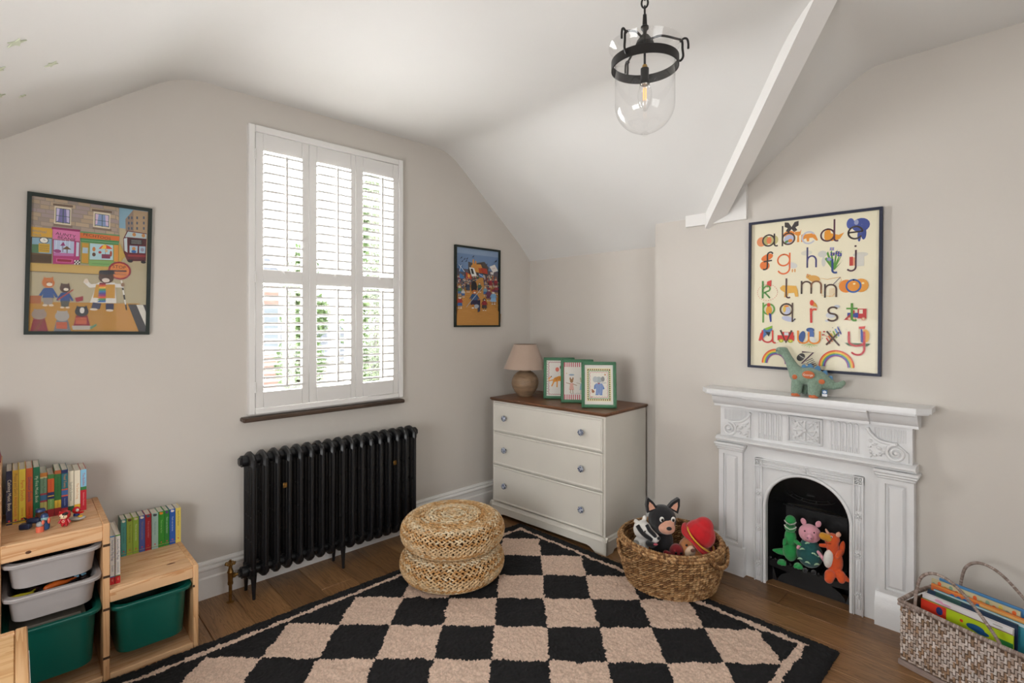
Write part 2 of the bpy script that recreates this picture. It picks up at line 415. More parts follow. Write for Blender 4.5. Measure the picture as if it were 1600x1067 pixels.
w3 = struct('fill_window_side'); f = MB()  # invented side window, lets extra light in from the left
for a in ((.55, .60, .67, 1.53), (1.8, 1.85, .67, 1.53), (.55, 1.85, .67, .72), (.55, 1.85, 1.48, 1.53), (1.175, 1.225, .67, 1.53)): f.box(X0-.14, X0-.08, a[0], a[1], a[2], a[3], .004)
f.build('sash_frame', white_m, w3); MB().box(X0-.112, X0-.108, .59, 1.81, .71, 1.49).build('pane', glz, w3, smooth=0)

# louvred shutters: three hinged leaves
louv_m = M('shutter_paint', '#dddbd8', .35, var=0)
def louver_mesh(L, tilt):
    m = MB(); q = []
    for y, z in ((-.030, -.004), (-.0285, -.006), (0, -.0064), (.0285, -.006), (.030, -.004), (.030, .004), (.0285, .006), (0, .0064), (-.0285, .006), (-.030, .004)):
        t = math.radians(tilt); q.append((y*math.cos(t)-z*math.sin(t), y*math.sin(t)+z*math.cos(t)))
    m.prism(q, 'x', -L/2, L/2); me = m.mesh('louver', smooth=30); me.materials.append(louv_m); return me
which = [('left', 'leftmost leaf of the white louvred window shutters, hinged by the wall picture side'),
         ('middle', 'middle leaf of the white louvred window shutters, between the two outer leaves'),
         ('right', 'rightmost leaf of the white louvred window shutters, nearest the room corner')]
for n_, (P0, P1, L0, L1, R_) in enumerate([(1.0045, 1.3155, 1.048, 1.273, 1.173), (1.3175, 1.624, 1.365, 1.591, 1.492), (1.6265, 1.9485, 1.679, 1.906, 1.81)]):
    P0, P1, L0, L1, R_ = [kx(v) for v in (P0, P1, L0, L1, R_)]
    za, zb, zc, zd, ze, zf = kz(.99), kz(1.082), kz(1.715), kz(1.795), kz(2.486), kz(2.586)
    t = thing('window_shutter', which[n_][1], 'shutter', (P0, 3.155, za), group=None)
    def bx(nm, x0, x1, z0, z1, y0=-.014, y1=.014, b=.0025): return MB().box(x0-P0, x1-P0, y0, y1, z0-za, z1-za, b).build(nm, louv_m, t)
    bx('stile', P0, L0, za, zf); bx('stile', L1, P1, za, zf)
    bx('rail', L0, L1, za, zb); bx('rail', L0, L1, zc, zd); bx('rail', L0, L1, ze, zf)
    me = louver_mesh(L1-L0-.002, -6)
    for (u0, u1, nn) in ((zb, zc, 12), (zd, ze, 13)):
        for k in range(nn):
            link('louver', me, None, t, ((L0+L1)/2-P0, 0, u0+(u1-u0)*(k+.5)/nn-za))
        MB().box(R_-P0-.0065, R_-P0+.0065, -.042, -.031, u0-za+.02, u1-za-.015, .002).build('tilt_rod', louv_m, t)
    MB().lathe([(0, 0), (.007, .002), (.008, .008), (.004, .012), (.004, .018)], n=12).build('knob', louv_m, t).matrix_local = Matrix.Translation((R_-P0-.012, -.032, zd-za-.014)) @ Matrix.Rotation(-PI/2, 4, 'X')
    if n_ != 1:
        hx = P0-.002 if n_ == 0 else P1+.002
        for hz in (.12, .75, 1.45): MB().cyl((hx-P0, -.018, hz-.03), (hx-P0, -.018, hz+.03), .005, n=10).build('hinge', louv_m, t)

# ------------------------------------------------------------------ outside the window
fix(MB().box(-14, 30, 3.6, 40, -3.2, -3.0).build('garden_ground', M('garden_ground', '#6f7358', .9, var=.2, vs=1), smooth=0), kind='structure')
brick_m, nt, p = nt_new('red_brickwork'); bt = nt.nodes.new('ShaderNodeTexBrick'); bt.inputs['Scale'].default_value = 4.4
bt.inputs['Color1'].default_value = lin('#cfa698')+(1,); bt.inputs['Color2'].default_value = lin('#c29588')+(1,); bt.inputs['Mortar'].default_value = lin('#b7a795')+(1,)
tc = nt.nodes.new('ShaderNodeTexCoord'); mp = nt.nodes.new('ShaderNodeMapping'); mp.inputs['Rotation'].default_value = (PI/2, 0, 0)
nt.links.new(tc.outputs['Object'], mp.inputs[0]); nt.links.new(mp.outputs[0], bt.inputs['Vector']); nt.links.new(bt.outputs[0], p.inputs['Base Color'])
slate_m = M('grey_roof_slate', '#7b7f86', .6, var=.15, vs=4)
def house(label, x0, x1, y0, z1, zr, wm, name='brick_house'):
    h = thing(name, label, 'house', ((x0+x1)/2, y0, -3)); w = (x1-x0)/2
    MB().box(-w, w, 0, 5, 0, z1+3).build('wall', wm, h, smooth=0)
    MB().prism([(-.25, z1+2.9), (2.5, zr+3), (5.25, z1+2.9)], 'x', -w-.15, w+.15).build('roof', slate_m, h, smooth=0)
    for k, wxp in enumerate((-w*.5, w*.5)):
        for wz in (1.0, 3.6):
            if wz+1.2 < z1+3:
                q = MB(); q.box(wxp-.45, wxp+.45, -.05, .02, wz, wz+1.3, .01); wf = q.build('window', white_m, h)
                MB().box(wxp-.38, wxp+.38, -.06, -.05, wz+.07, wz+.63).box(wxp-.38, wxp+.38, -.06, -.05, wz+.69, wz+1.23).build('pane', M('dark_window_glass', '#a3abb3', .1, var=0), wf)
    return h
h = house('tall red brick house seen through the left shutter leaf', 3.3, 5.0, 14, 2.6, 3.9, brick_m)
MB().box(-.6, -.1, 2.2, 2.8, 6.2, 8.0, .02).build('chimney', brick_m, h)
house('low pale rendered house with grey slate roof, lower left beyond the shutters', 5.3, 8.0, 15, .4, 1.5, M('pale_render', '#cfc8bd', .8), 'rendered_house')
def tree(x, y, label, lobes, nleaf, seed):
    t = thing('leafy_tree', label, 'tree', (x, y, -3)); r = random.Random(seed)
    MB().tube([(0, 0, 0), (.05, 0, 1.5), (-.05, .05, 3), (0, 0, 4.5)], [.12, .1, .07, .04], 8).build('trunk', M('tree_bark', '#5d5140', .9), t)
    vs = []; fs = []
    for k in range(nleaf):
        c, R = lobes[r.randrange(len(lobes))]
        d = Vector((r.gauss(0, 1), r.gauss(0, 1), r.gauss(0, 1))).normalized()*r.uniform(.55, 1)
        p0 = Vector(c)+Vector((d.x*R[0], d.y*R[1], d.z*R[2])); a = Vector((r.uniform(-1, 1), r.uniform(-1, 1), r.uniform(-1, 1))).normalized(); b = a.cross(Vector((r.uniform(-1, 1), r.uniform(-1, 1), 1))).normalized()
        s_ = r.uniform(.035, .07); n = len(vs); vs += [p0-a*s_, p0+b*s_*.5, p0+a*s_, p0-b*s_*.5]; fs.append((n, n+1, n+2, n+3))
    m = MB(); m.add(vs, fs); m.build('foliage', M('green_foliage', '#8fa870', .7, var=.35, vs=6), t, recalc=False, smooth=0, kind='stuff')
tree(5.05, 9, 'taller leafy green tree seen through the right shutter leaf', [((0, 0, 6.6), (.45, .5, .9)), ((.05, 0, 5.6), (.6, .6, 1)), ((-.1, 0, 4.4), (.6, .6, .9)), ((0, 0, 3.2), (.5, .5, .8))], 9000, 1)
tree(4.3, 10.8, 'smaller leafy tree seen through the middle shutter leaf', [((0, 0, 5.4), (.35, .4, .7)), ((.1, 0, 4.6), (.5, .5, .6)), ((0, 0, 3.6), (.5, .5, .7))], 6000, 2)

# ------------------------------------------------------------------ fireplace (local: x to the right, out of the wall = -y)
fp = thing('fireplace', 'white painted cast iron fireplace with arched black firebox and carved frieze', 'fireplace', (B, .92, 0), -PI/2)
fw = M('fireplace_white_paint', '#dddddd', .3, var=.02, vs=9, bump=.06, bs=120)
blk = M('black_cast_iron', '#121214', .45, var=.2, vs=10, bump=.1, bs=60)
m = MB(); xs_, h_ = .545, .06
m.prism([(-xs_, 0), (xs_, 0), (xs_, -.12), (xs_-.05, -.17), (-xs_+.05, -.17), (-xs_, -.12)], 'z', 1.068, 1.094)
m.prism([(-xs_+.012, 0), (xs_-.012, 0), (xs_-.012, -.115), (xs_-.055, -.158), (-xs_+.055, -.158), (-xs_+.012, -.115)], 'z', 1.060, 1.068)
m.build('mantel_shelf', fw, fp)
m = MB()                                        # cornice, proud in the middle
def prof(pts, a, b): m.prism(pts, 'x', a, b)
cv = [(0, 1.061), (-.132, 1.061), (-.132, 1.05), (-.124, 1.046), (-.118, 1.030), (-.104, 1.008), (-.088, .998), (-.088, .985), (0, .985)]
prof([(y*.9, z) for y, z in cv], -.492, .492); prof([(y*1.12, z) for y, z in cv], -.300, .300)
m.build('cornice', fw, fp)
m = MB(); m.box(-.465, .465, -.052, 0, .80, .99); m.build('frieze_panel', fw, fp)
m = MB(); prof([(0, .806), (-.07, .806), (-.086, .796), (-.086, .786), (-.07, .78), (-.066, .772), (-.056, .768), (0, .768)], -.482, .482); m.build('frieze_moulding', fw, fp)
bp = MB()
for a in ((-.345, -.21, 0, .655), (.21, .345, 0, .655), (-.345, .345, .655, .768)): bp.box(a[0], a[1], -.036, .0, a[2], a[3])
bp.build('surround_panel', fw, fp)
for s_ in (-1, 1):                              # legs
    m = MB(); xa, xb = .332, .472
    for a in ((xa, xa+.026, .15, .735), (xb-.026, xb, .15, .735), (xa+.026, xb-.026, .15, .178), (xa+.026, xb-.026, .70, .735)): m.box(s_*a[0], s_*a[1], -.06, 0, a[2], a[3], 0)
    m.box(s_*(xa+.02), s_*(xb-.02), -.045, -.003, .17, .71)
    # raised field with bevelled edges
    x0, x1, z0, z1 = sorted((s_*(xa+.034), s_*(xb-.034)))[0], sorted((s_*(xa+.034), s_*(xb-.034)))[1], .188, .69
    i_ = .012; v = [(x0, -.045, z0), (x1, -.045, z0), (x1, -.045, z1), (x0, -.045, z1), (x0+i_, -.056, z0+i_), (x1-i_, -.056, z0+i_), (x1-i_, -.056, z1-i_), (x0+i_, -.056, z1-i_)]
    m.add(v, [(4, 5, 6, 7), (0, 1, 5, 4), (1, 2, 6, 5), (2, 3, 7, 6), (3, 0, 4, 7)])
    lg = m.build('pilaster', fw, fp, smooth=30)
    m = MB()
    for d, za, zb in ((.084, .752, .768), (.078, .738, .752), (.070, .724, .738)): m.box(s_*(xa-.006-(d-.07)), s_*(xb+.008+(d-.07)), -d, 0, za, zb, .004)
    m.build('capital', fw, lg)
    m = MB(); a, b = sorted((s_*.318, s_*.49)); m.prism([(0, 0), (-.078, 0), (-.078, .108), (-.072, .118), (-.072, .132), (-.062, .15), (-.06, .16), (0, .16)], 'x', a, b); m.build('plinth', fw, lg)
def spiral(cx, cz, R, turns, s_, a0=90):
    return [(cx+s_*(R*(1-k/40*.86))*math.cos(math.radians(a0+turns*360*k/40)), cz+(R*(1-k/40*.86))*math.sin(math.radians(a0+turns*360*k/40))) for k in range(41)]
for s_ in (-1, 1):                              # scroll brackets
    m = MB(); y_ = -.058
    cx_, cz_ = s_*.405, .868-.014
    S = spline([(s_*.285, .962), (s_*.300, .935), (s_*.335, .905), (s_*.375, .898), (s_*.41, .897)], 5)
    m.tube([(p[0], y_-.006, p[1]) for p in S], .0085, 8); m.prism([(s_*.285, .815)]+[(p[0], p[1]) for p in S]+[(s_*.452, .86), (s_*.452, .815)], 'y', -.066, 0)
    m.tube([(x, y_-.012, z) for x, z in spiral(cx_, cz_, .042, 2.0, s_)], [.008*(1-.5*k/40) for k in range(41)], 8)
    m.ell((cx_, y_-.012, cz_), (.010, .010, .010), seg=10, ring=6)
    for k in range(20): m.cyl((s_*(.315+.0065*k), -.053, .905+.0008*k if k < 3 else .905), (s_*(.315+.0065*k), -.053, .968), .0022, n=6)
    r_ = random.Random(5)
    for (a, z, L, an) in ((.30, .90, .016, 40), (.318, .885, .02, -20), (.336, .868, .022, 30), (.352, .85, .02, -40), (.30, .845, .018, 80), (.318, .832, .018, 10), (.296, .87, .014, 0), (.34, .838, .016, 60), (.36, .875, .014, 20), (.282+.02, .826, .014, 90)):
        m.ell((s_*a, y_-.010, z), (L*.6, .008, L*.35), (0, math.radians(an)*s_, 0), 10, 6)
        m.ell((s_*a+.004, y_-.014, z+.004), (.004, .004, .004), seg=8, ring=5)
    m.build('scroll_bracket', fw, fp, smooth=50)
    m = MB()
    for k in range(5):
        x = s_*.183+(k-2)*.0265
        m.tube([(x-.0085, -.053, .965), (x-.0085, -.053, .85), (x-.0085, -.053, .822)], .0046, 6); m.tube([(x+.0085, -.053, .965), (x+.0085, -.053, .85), (x+.0085, -.053, .822)], .0036, 6)
        m.tube([(x, -.053, .848), (x, -.053, .822)], [.0045, .003], 6); m.tube([(x-.0085, -.053, .965), (x, -.053, .972), (x+.0085, -.053, .965)], .0036, 6)
    m.box(s_*.183-.066, s_*.183+.066, -.0555, -.05, .975, .98)
    m.build('flutes', fw, fp)
m = MB()
for a in ((-.086, -.078, .83, .975), (.078, .086, .83, .975), (-.086, .086, .967, .975), (-.086, .086, .83, .838)): m.box(a[0], a[1], -.066, -.05, a[2], a[3], .003)
for a in ((-.07, -.066, .845, .96), (.066, .07, .845, .96), (-.07, .07, .957, .961), (-.07, .07, .844, .848)): m.box(a[0], a[1], -.059, -.05, a[2], a[3], .001)
for k in range(8):
    a = k*PI/4; c, s2 = math.cos(a), math.sin(a); L = .030 if k % 2 == 0 else .034
    m.ell((c*L, -.056, .902+s2*L), (.020, .008, .006), (0, -a, 0), 10, 6); m.ell((c*.05, -.056, .902+s2*.05), (.008, .006, .008), seg=8, ring=6)
    a2 = a+PI/8; m.ell((math.cos(a2)*.046, -.055, .902+math.sin(a2)*.046), (.005, .005, .009), (0, -a2, 0), 8, 5)
r_ = random.Random(3)
for sx in (-1, 1):
    for sz in (-1, 1):
        m.ell((sx*.052, -.056, .902+sz*.046), (.009, .007, .006), (0, -sx*sz*.8, 0), 10, 6); m.ell((sx*.060, -.056, .902+sz*.028), (.004, .005, .008), (0, sx*.4, 0), 8, 5); m.ell((sx*.034, -.055, .902+sz*.052), (.007, .005, .004), seg=8, ring=5)
        m.tube([(sx*(.030+.012*math.cos(a)), -.054, .902+sz*(.030+.012*math.sin(a))) for a in [k*.5 for k in range(9)]], .0022, 6)
m.ell((0, -.058, .902), (.011, .012, .011)); m.build('rosette_panel', fw, fp, smooth=60)
# inner frame with arch
AR, AZ = .209, .437
def flower(m, x, z, r=.02, y=-.05):
    m.ell((x, y-.004, z), (.006, .007, .006), seg=8, ring=6)
    for k in range(8): m.ell((x+math.cos(k*PI/4)*r*.62, y, z+math.sin(k*PI/4)*r*.62), (r*.36, .005, r*.2), (0, -k*PI/4, 0), 8, 5)
m = MB(); arch = arc(0, AZ, AR, 0, 180, 28)
m.prism([(.222, 0), (.222, .665), (-.222, .665), (-.222, 0), (-AR, 0), (-AR, AZ-.02)]+arch[::-1]+[(AR, AZ-.02), (AR, 0)], 'y', -.040, -.006)
m.build('arched_plate', fw, fp, smooth=25)
m = MB(); pa = [(AR+.004, 0), (AR+.004, AZ)]+arc(0, AZ, AR+.004, 4, 176, 26)+[(-AR-.004, AZ), (-AR-.004, 0)]
m.tube([(x, -.046, z) for x, z in pa], .009, 8); m.build('arch_moulding', fw, fp, smooth=60)
m = MB()
for s_ in (-1, 1):
    m.box(s_*.222, s_*.268, -.048, 0, 0, .706, .002)
    for k in (.226, .264): m.box(s_*(k-.003), s_*(k+.003), -.058, -.045, 0, .704, .002)
    for za, zb in ((.03, .08), (.12, .28), (.33, .475), (.53, .655)):
        m.box(s_*.2355, s_*.2415, -.054, -.045, za, zb, .002); m.box(s_*.2485, s_*.2545, -.054, -.045, za, zb, .002)
    for z in (.10, .305, .503, .682): flower(m, s_*.245, z)
m.box(-.268, .268, -.048, 0, .66, .706, .002)
for z in (.664, .702): m.box(-.266, .266, -.058, -.045, z-.003, z+.003, .002)
for s_ in (-1, 1):
    for z in (.677, .69): m.box(s_*.03, s_*.22, -.054, -.045, z-.003, z+.003, .002)
flower(m, 0, .683); m.ell((0, -.056, .683), (.009, .01, .009)); m.build('ornamental_frame', fw, fp, smooth=50)
# firebox
m = MB(); bx_, by_ = .155, .13
def q4(a, b, c, d): m.add([a, b, c, d], [(0, 1, 2, 3)])
for s_ in (-1, 1):
    q4((s_*.21, -.008, 0), (s_*bx_, by_, 0), (s_*bx_, by_, .42), (s_*.21, -.008, .47))
q4((-bx_, by_, 0), (bx_, by_, 0), (bx_, by_, .42), (-bx_, by_, .42))
n_ = 14; A_ = arc(0, AZ, .212, 0, 180, n_); Bk = [(bx_*math.cos(PI*k/n_), .42+.03*math.sin(PI*k/n_)) for k in range(n_+1)]
for k in range(n_): q4((A_[k][0], -.008, A_[k][1]), (A_[k+1][0], -.008, A_[k+1][1]), (Bk[k+1][0], by_-.02*math.sin(PI*(k+1)/n_)*2, Bk[k+1][1]), (Bk[k][0], by_-.02*math.sin(PI*k/n_)*2, Bk[k][1]))
fb = m.build('firebox', blk, fp, recalc=False, smooth=25)
m = MB(); m.tube([(-bx_-.01, by_-.02, .425), (0, by_-.05, .43), (bx_+.01, by_-.02, .425)], .006, 6)
T = Matrix.Translation((0, .052, .53)) @ Matrix.Rotation(math.radians(-52), 4, 'X')
for a_, b_ in ((.13, .055), (.10, .038)): m.tube([(x, 0, z) for x, z in arc(0, 0, a_, 0, 360, 36, b_)[:-1]], .0035, 6, closed=True, T=T)
for k in range(10): m.ell((.115*math.cos(k*PI/5), 0, .046*math.sin(k*PI/5)), (.01, .003, .004), (0, -k*PI/5, 0), 8, 5, T=T)
m.box(-.02, .02, -.004, .004, -.014, .014, .002, T=T); m.build('canopy_relief', blk, fb, smooth=50)
m = MB(); gz = .135
for k in range(13): m.box(-.195+.0325*k-.006, -.195+.0325*k+.006, -.005+.02*abs(k-6)/6*.3, .125, gz-.016, gz, .002)
m.prism([(-.205, 0), (-.12, -.018), (0, -.026), (.12, -.018), (.205, 0), (.205, .012), (.12, -.004), (0, -.012), (-.12, -.004), (-.205, .012)], 'z', gz-.045, gz-.004)
for k in range(15):
    x = -.195+.0279*k; m.ell((x, -.024+.024*(x/.2)**2, gz-.002), (.009, .006, .012), seg=8, ring=6)
m.prism([(-.2, .0), (-.2, .1)]+[(x, z) for x, z in arc(0, 0, .17, 180, 0, 12, .085)]+[(.2, .1), (.2, 0)], 'y', .03, .036)
m.build('grate', blk, fp)

# ------------------------------------------------------------------ radiator
rm = M('anthracite_radiator_paint', '#0f1013', .38, var=.08, bump=.03, bs=90)
rad = thing('column_radiator', 'black cast iron column radiator on feet below the shuttered window', 'radiator', (.929, 3.03, 0))
m = MB()
for j, y in enumerate((-.062, -.021, .021, .062)):
    m.tube([(0, y, .155), (0, y, .72)], .0125, 8)
for za, s_ in ((.735, 1), (.135, -1)):
    pt = [(-.076, za-.03*s_), (-.074, za+.012*s_), (-.05, za+.032*s_), (-.02, za+.044*s_), (0, za+.048*s_), (.02, za+.044*s_), (.05, za+.032*s_), (.074, za+.012*s_), (.076, za-.03*s_)]
    i0 = len(m.v); n_ = len(pt)
    v = [(-.005, y, z) for y, z in pt]+[(.005, y, z) for y, z in pt]+[(-.0155, y*.88, za+(z-za)*.72) for y, z in pt]+[(.0155, y*.88, za+(z-za)*.72) for y, z in pt]
    f = [tuple(range(2*n_, 3*n_)), tuple(range(3*n_, 4*n_))]
    for k in range(n_):
        l = (k+1) % n_; f += [(k, l, n_+l, n_+k), (k, l, 2*n_+l, 2*n_+k), (n_+k, n_+l, 3*n_+l, 3*n_+k)]
    m.add(v, f); m.cyl((-.0319, 0, za), (.0319, 0, za), .026, n=16); m.cyl((-.017, 0, za), (.017, 0, za), .034, n=16)
for z in (.30, .43, .56):
    for y in (-.041, 0, .041): m.ell((0, y, z), (.008, .014, .006), seg=8, ring=6)
sec = m.mesh('radiator_section'); sec.materials.append(rm)
for k in range(17): link('radiator_section', sec, None, rad, (.0634*k, 0, 0))
def foot(x, y):
    m = MB(); m.tube([(x, y, .13), (x, y*1.02, .07), (x, y*1.06, .02), (x, y*1.08, 0)], [.017, .012, .009, .008], 8); return m.build('foot', rm, rad)
for x in (0, .5072, 1.0144):
    for y in (-.062, .062): foot(x, y)
for x, s_ in ((0, -1), (1.0144, 1)):
    for z in (.735, .135):
        m = MB(); m.cyl((x+s_*.018, 0, z), (x+s_*.045, 0, z), .031, n=16); m.cyl((x+s_*.045, 0, z), (x+s_*.056, 0, z), .023, n=6); m.build('end_plug', rm, rad)
brs = M('aged_brass', '#8b6a3a', .35, .9, var=.25, vs=40)
for x, z in ((.160, .580), (.858, .572)): MB().box(x-.011, x+.011, -.078, -.072, z-.014, z+.014, .002).cyl((x, -.082, z), (x, -.07, z), .006, n=8).build('stay_nut', brs, rad, label='small brass wall stay nut')
vl = thing('radiator_valve', 'antique brass radiator valve with daisy wheel head on a floor pipe', 'valve', (.832, 3.03, 0))
MB().lathe([(.02, 0), (.02, .003), (.0085, .005), (.0085, .10)], n=16).build('pipe', brs, vl)
MB().lathe([(0, .09), (.013, .092), (.014, .1), (.012, .11), (.013, .15), (.016, .158), (.013, .166), (.009, .18), (.009, .195), (0, .197)], n=18).cyl((0, 0, .135), (.036, 0, .135), .008, n=12).cyl((.013, 0, .135), (.024, 0, .135), .014, n=6).build('valve_body', brs, vl)
m = MB()
for k in range(8): a = k*PI/4; m.ell((math.cos(a)*.02, math.sin(a)*.02, .203), (.0085, .0085, .006), seg=10, ring=6)
m.lathe([(0, .196), (.018, .198), (.018, .206), (0, .21)], n=16).cyl((0, 0, .2), (0, 0, .222), .006, n=10); m.build('daisy_wheel', brs, vl)

# ------------------------------------------------------------------ chest of drawers
CR = math.radians(3.0)
ch = thing('chest_of_drawers', 'cream painted three drawer chest with dark stained wooden top', 'chest of drawers', (2.703, 1.95, 0), CR)
# local: +x towards the alcove wall (depth), +y towards the window (width); drawers face -x
cw = M('cream_satin_paint', '#dcd8ce', .4, var=.015, vs=5); dw = wood('dark_stained_pine', '#7c5236', '#583822', axis=1, scale=16, rough=.35)
Dp, Wd = .545, 1.055
m = MB(); m.box(.0, Dp, 0, Wd, .889, .905, .006).box(.008, Dp, .008, Wd-.008, .882, .89, .003); m.build('top', dw, ch)
m = MB(); m.box(.022, Dp-.004, .018, .034, .10, .882, .001).box(.022, Dp-.004, Wd-.034, Wd-.018, .10, .882, .001).box(Dp-.012, Dp-.004, .02, Wd-.02, .1, .882)
m.box(.030, Dp-.01, .02, Wd-.02, .10, .12).box(.026, .05, .02, Wd-.02, .868, .882).box(.026, .05, .02, Wd-.02, .643, .652).box(.026, .05, .02, Wd-.02, .390, .399); m.build('carcass', cw, ch)
m = MB()
pf = [(.004, 0), (.004, .075), (.008, .085), (.014, .09), (.018, .105), (.03, .108), (.03, 0)]
m.prism([(.004, 0.0), (.12*1.0+.004, 0)][:0] or [(p[0], p[1]) for p in pf], 'y', .0, Wd)        # front skirting of the chest
m.prism([(pf[k][0]-.004, pf[k][1]) for k in range(len(pf))], 'x', .004, Dp-.004)
m2 = MB(); b0 = [(y, z) for y, z in [(.0, 0), (.085, 0), (.10, .012), (.125, .028), (.15, .034), (Wd-.15, .034), (Wd-.125, .028), (Wd-.10, .012), (Wd-.085, 0), (Wd, 0), (Wd, .082), (0, .082)]]
m2.prism(b0, 'x', .003, .028)
m2.prism([(.003, .080), (.003, .084), (.009, .09), (.013, .10), (.022, .108), (.03, .108), (.03, .08)], 'y', .0, Wd)
b1 = [(x, z) for x, z in [(.003, 0), (.08, 0), (.10, .02), (Dp-.1, .02), (Dp-.08, 0), (Dp-.004, 0), (Dp-.004, .082), (.003, .082)]]
m2.prism(b1, 'y', -.0, .02).prism(b1, 'y', Wd-.02, Wd)
for a, b in ((0, 1), (Wd, -1)): m2.prism([(a, .080), (a, .084), (a+b*.006, .09), (a+b*.01, .10), (a+b*.018, .108), (a+b*.03, .108), (a+b*.03, .08)], 'x', .003, Dp-.004)
m2.build('plinth', cw, ch, smooth=20)
kb = M('blue_floral_porcelain', '#5b6a8c', .12, var=0)
_, nt, p = None, kb.node_tree, kb.node_tree.nodes['Principled BSDF']
wv = nt.nodes.new('ShaderNodeTexVoronoi'); wv.inputs['Scale'].default_value = 95; rr = nt.nodes.new('ShaderNodeValToRGB'); rr.color_ramp.elements[0].position = .38; rr.color_ramp.elements[0].color = lin('#26365f')+(1,); rr.color_ramp.elements[1].position = .46; rr.color_ramp.elements[1].color = lin('#a9afba')+(1,)
tcn = nt.nodes.new('ShaderNodeTexCoord'); nt.links.new(tcn.outputs['Object'], wv.inputs['Vector']); nt.links.new(wv.outputs['Distance'], rr.inputs[0]); nt.links.new(rr.outputs[0], p.inputs['Base Color'])
gm = M('knob_metal', '#55534f', .35, .9, var=0)
for z0, z1 in ((.655, .868), (.402, .643), (.118, .390)):
    m = MB(); y0, y1 = .034, Wd-.034; i1, i2 = .012, .020
    rings = [(.024, 0), (.010, 0), (.006, .006), (.006, .006), (.010, .016), (.010, .02), ]
    v = []; f = []
    for x, i_ in rings: v += [(x, y0+i_, z0+i_), (x, y1-i_, z0+i_), (x, y1-i_, z1-i_), (x, y0+i_, z1-i_)]
    for r_ in range(len(rings)-1): f += [(r_*4+k, r_*4+(k+1) % 4, r_*4+4+(k+1) % 4, r_*4+4+k) for k in range(4)]
    f.append(tuple(range(len(v)-4, len(v)))); m.add(v, f); dr_ = m.build('drawer', cw, ch, smooth=15)
    for y in (.188, Wd-.165):
        zk = (z0+z1)/2
        T = Matrix.Translation((.008, y, zk)) @ Matrix.Rotation(-PI/2, 4, 'Y')
        kn = MB().lathe([(.0, -.002), (.008, 0), (.006, .006), (.007, .012)], n=12, T=T).build('knob_stem', gm, dr_)
        m = MB(); pr_ = [(.007, .010), (.016, .012), (.021, .018), (.021, .025), (.015, .032), (.0, .035)]
        for k, (r_, h) in enumerate(pr_): pass
        v = []; f = []; n_ = 32
        for r_, h in pr_:
            for k in range(n_):
                a = 2*PI*k/n_; q = r_*(1+.10*math.cos(8*a)); v.append((q*math.cos(a), q*math.sin(a), h))
        for i in range(len(pr_)-1): f += [(i*n_+k, i*n_+(k+1) % n_, (i+1)*n_+(k+1) % n_, (i+1)*n_+k) for k in range(n_)]
        m.add(v, f, T); m.build('knob', kb, dr_, smooth=70)

# ------------------------------------------------------------------ table lamp
lp = thing('table_lamp', 'round ceramic table lamp with taupe fabric cone shade on the chest', 'lamp', (2.90, 2.865, .906))
cer = M('speckled_stoneware', '#90765c', .45, var=.3, vs=7, bump=.25, bs=30, stretch=(1, 1, 5))
MB().lathe([(.0, 0), (.058, 0), (.062, .008), (.082, .035), (.100, .066), (.107, .098), (.103, .130), (.088, .16), (.062, .185), (.044, .195), (.044, .208), (.03, .212), (0, .212)], n=40).build('base', cer, lp, smooth=50)
MB().lathe([(.012, .205), (.012, .26), (.016, .262), (.016, .30), (0, .305)], n=14).tube([(0, 0, .29), (.0, 0, .30)], .01).build('lamp_holder', M('lamp_holder_dark', '#2a2622', .5), lp)
shm = M('taupe_linen_shade', '#b09a8a', .85, var=.05, vs=300, bump=.15, bs=500, sheen=.3)
m = MB(); m.lathe([(.167, .214), (.090, .404), (.088, .404), (.165, .214)], n=48, closed=True); m.build('shade', shm, lp, smooth=50)
m = MB()
for k in range(3): a = k*2*PI/3; m.cyl((0, 0, .385), (.088*math.cos(a), .088*math.sin(a), .395), .0015, n=6)
m.build('shade_ring', gm, lp)
m = MB(); m.tube(spline([(.055, -.03, .01), (.09, -.06, .018), (.13, -.09, .006), (.16, -.15, .004), (.22, -.12, .004)], 6), .003, 6); m.build('flex', M('bronze_flex', '#6a5840', .5), lp)

# ------------------------------------------------------------------ three green photo frames
gfm = M('green_frame_paint', '#467a59', .4, var=.08, vs=30)
card = M('card_back', '#8a7c68', .8)
def beaded(name, label, loc, rz, lean, w, h, art_fn, grp):
    t = thing(name, label, 'picture frame', loc, rot=(-lean, 0, rz), group=grp)
    m = MB(); fwid = .022
    for a in ((-w/2, -w/2+fwid, 0, h), (w/2-fwid, w/2, 0, h), (-w/2, w/2, 0, fwid), (-w/2, w/2, h-fwid, h)): m.box(a[0], a[1], -.012, .006, a[2], a[3], .004)
    m.build('frame', gfm, t); m = MB()
    n1, n2 = int(w/.0075), int(h/.0075)
    for k in range(n1):
        for z in (.008, h-.008): m.ell((-w/2+w*(k+.5)/n1, -.012, z), (.0033, .0035, .0033), seg=6, ring=4)
    for k in range(n2):
        for x in (-w/2+.008, w/2-.008): m.ell((x, -.012, h*(k+.5)/n2), (.0033, .0035, .0033), seg=6, ring=4)
    m.build('beading', gfm, t)
    MB().box(-w/2+.01, w/2-.01, -.001, .008, .01, h-.01).build('backing', card, t)
    A = Art(w-.04, h-.04, '#dedad2'); art_fn(A); A.build('print', t, (0, -.002, .02))
    MB().box(-.02, .02, .008, .011, .02, h*.7, T=Matrix.Translation((0, .0, 0)) @ Matrix.Rotation(math.radians(-14), 4, 'X')).build('easel_stand', card, t)
    return t
